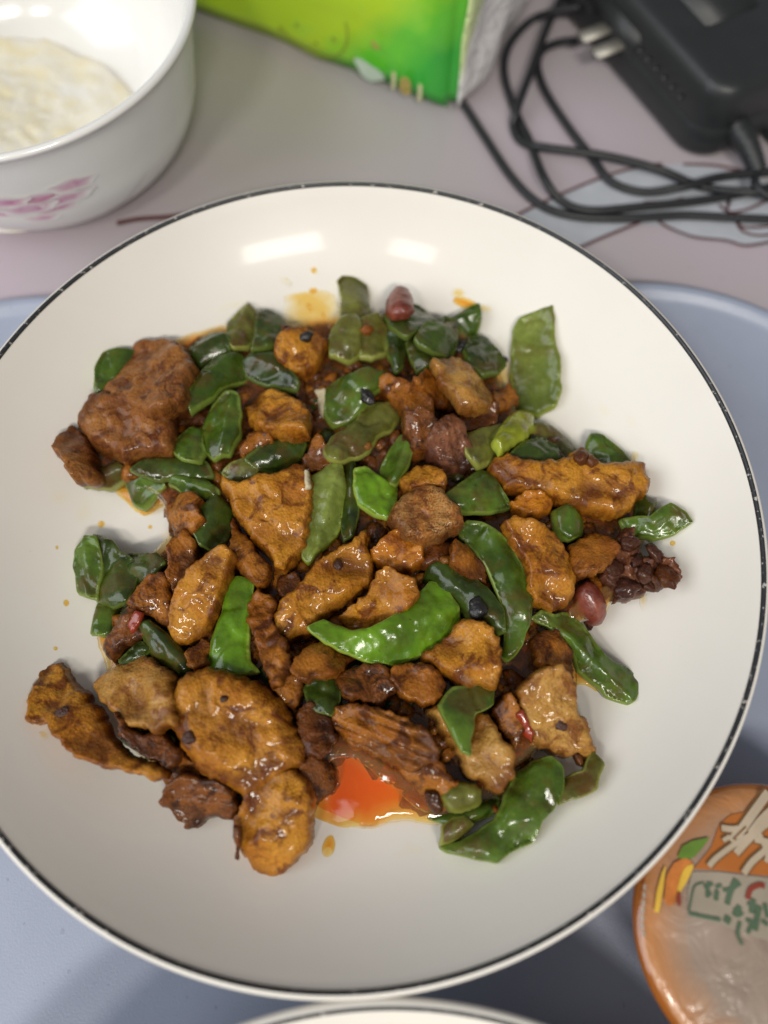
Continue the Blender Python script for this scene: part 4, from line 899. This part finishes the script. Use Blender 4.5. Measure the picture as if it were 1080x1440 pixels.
def stroke(s, wpx, mat, lv, name='printed_stroke'):
    P = [cpx(x, y) for x, y in pts(s)]; P = [p for p in P]
    if len(P) > 2: P = catmull(P, 5)
    else: P = [P[0].lerp(P[1], k / 6) for k in range(7)]
    P = [in_lid(p) for p in P]
    ribbon(name, P, wpx / FPX * .222, 0, mat, cup, zf=lambda x, y: lid_z(x, y) + LV * lv)
cdecal('printed_banner', '976,1222 1000,1192 1012,1160 1028,1146 1048,1142 1062,1128 1085,1112 1120,1150 1120,1235 1060,1230 1010,1224', 2, M_or)
cdecal('printed_panel', '974,1226 1010,1226 1062,1232 1125,1240 1120,1330 1060,1318 1012,1300 966,1288 968,1252', 2, M_pn)
cdecal('printed_leaf', '953,1206 960,1190 975,1182 998,1177 988,1192 974,1208 960,1208', 4, M_lf)
cdecal('printed_fruit', '934,1266 938,1232 948,1214 962,1206 976,1212 966,1236 952,1258 948,1272 940,1274', 4, M_rd)
cdecal('printed_slice', '920,1282 924,1254 932,1226 938,1214 934,1244 929,1272 926,1286', 5, M_ye)
cdecal('printed_slice', '950,1256 960,1224 970,1214 977,1216 968,1236 956,1256', 5, M_ye)
cdecal('printed_slice', '952,1252 956,1254 957,1270 953,1276 950,1264', 6, M_dr)
# brush lettering: brown edge under, pale stroke over
for s, wd in (('1014,1164 1030,1166 1046,1164', 7), ('1026,1182 1038,1168 1052,1156', 7), ('1016,1182 1026,1176', 5), ('1034,1178 1054,1150 1074,1124 1082,1114', 10), ('1054,1172 1068,1154 1086,1138', 8),
              ('996,1218 1006,1206 1034,1186 1060,1170 1086,1150', 6), ('1034,1200 1054,1178 1074,1160 1090,1152', 8), ('1044,1228 1056,1212 1074,1196 1090,1180', 7), ('1060,1180 1080,1184 1092,1186', 7), ('1066,1172 1078,1200 1076,1212', 6)):
    stroke(s, wd + 4, M_br, 4, 'printed_stroke'); stroke(s, wd, M_wh, 6, 'printed_stroke')
# small green lettering
for s, wd in (('990,1248 1002,1242', 4), ('992,1254 1000,1258', 4), ('996,1240 994,1262', 4), ('1006,1248 1014,1244', 4), ('1008,1252 1006,1266', 5), ('1016,1252 1026,1250', 4), ('1034,1236 1026,1256 1022,1272', 6), ('1028,1250 1040,1242', 4),
              ('1034,1276 1042,1288', 8), ('1040,1274 1032,1288', 6), ('1050,1270 1070,1278', 4), ('1058,1264 1056,1284', 6), ('1066,1276 1060,1308', 6), ('1048,1294 1056,1296 1050,1312', 4), ('1040,1296 1036,1312 1042,1328', 4), ('1018,1290 1026,1296', 8), ('968,1284 990,1289 1012,1293', 4), ('968,1282 971,1266 977,1246 990,1241', 2),
              ('1070,1294 1078,1300', 5), ('1074,1270 1078,1290', 5)):
    stroke(s, wd, M_gr, 4)
for s, wd in (('1050,1264 1054,1250 1066,1244 1074,1246', 6),): stroke(s, wd, M_dr, 4)
stroke('1030,1180 1048,1162', 2, M_br, 7)
M_chain = simple('print_grey', (.36, .33, .28), .3)
for k in range(7):
    y = 1244 + 11 * k; stroke('%f,%f %f,%f' % (908.5 - k * .9, y, 907.6 - k * .9, y + 8), 3, M_chain, 4, 'printed_dash')
tag(cup, 'round orange jelly cup with printed film lid at the lower right', 'cup')
print('pile top', HM[np.hypot(gx, gy) < .1].max())
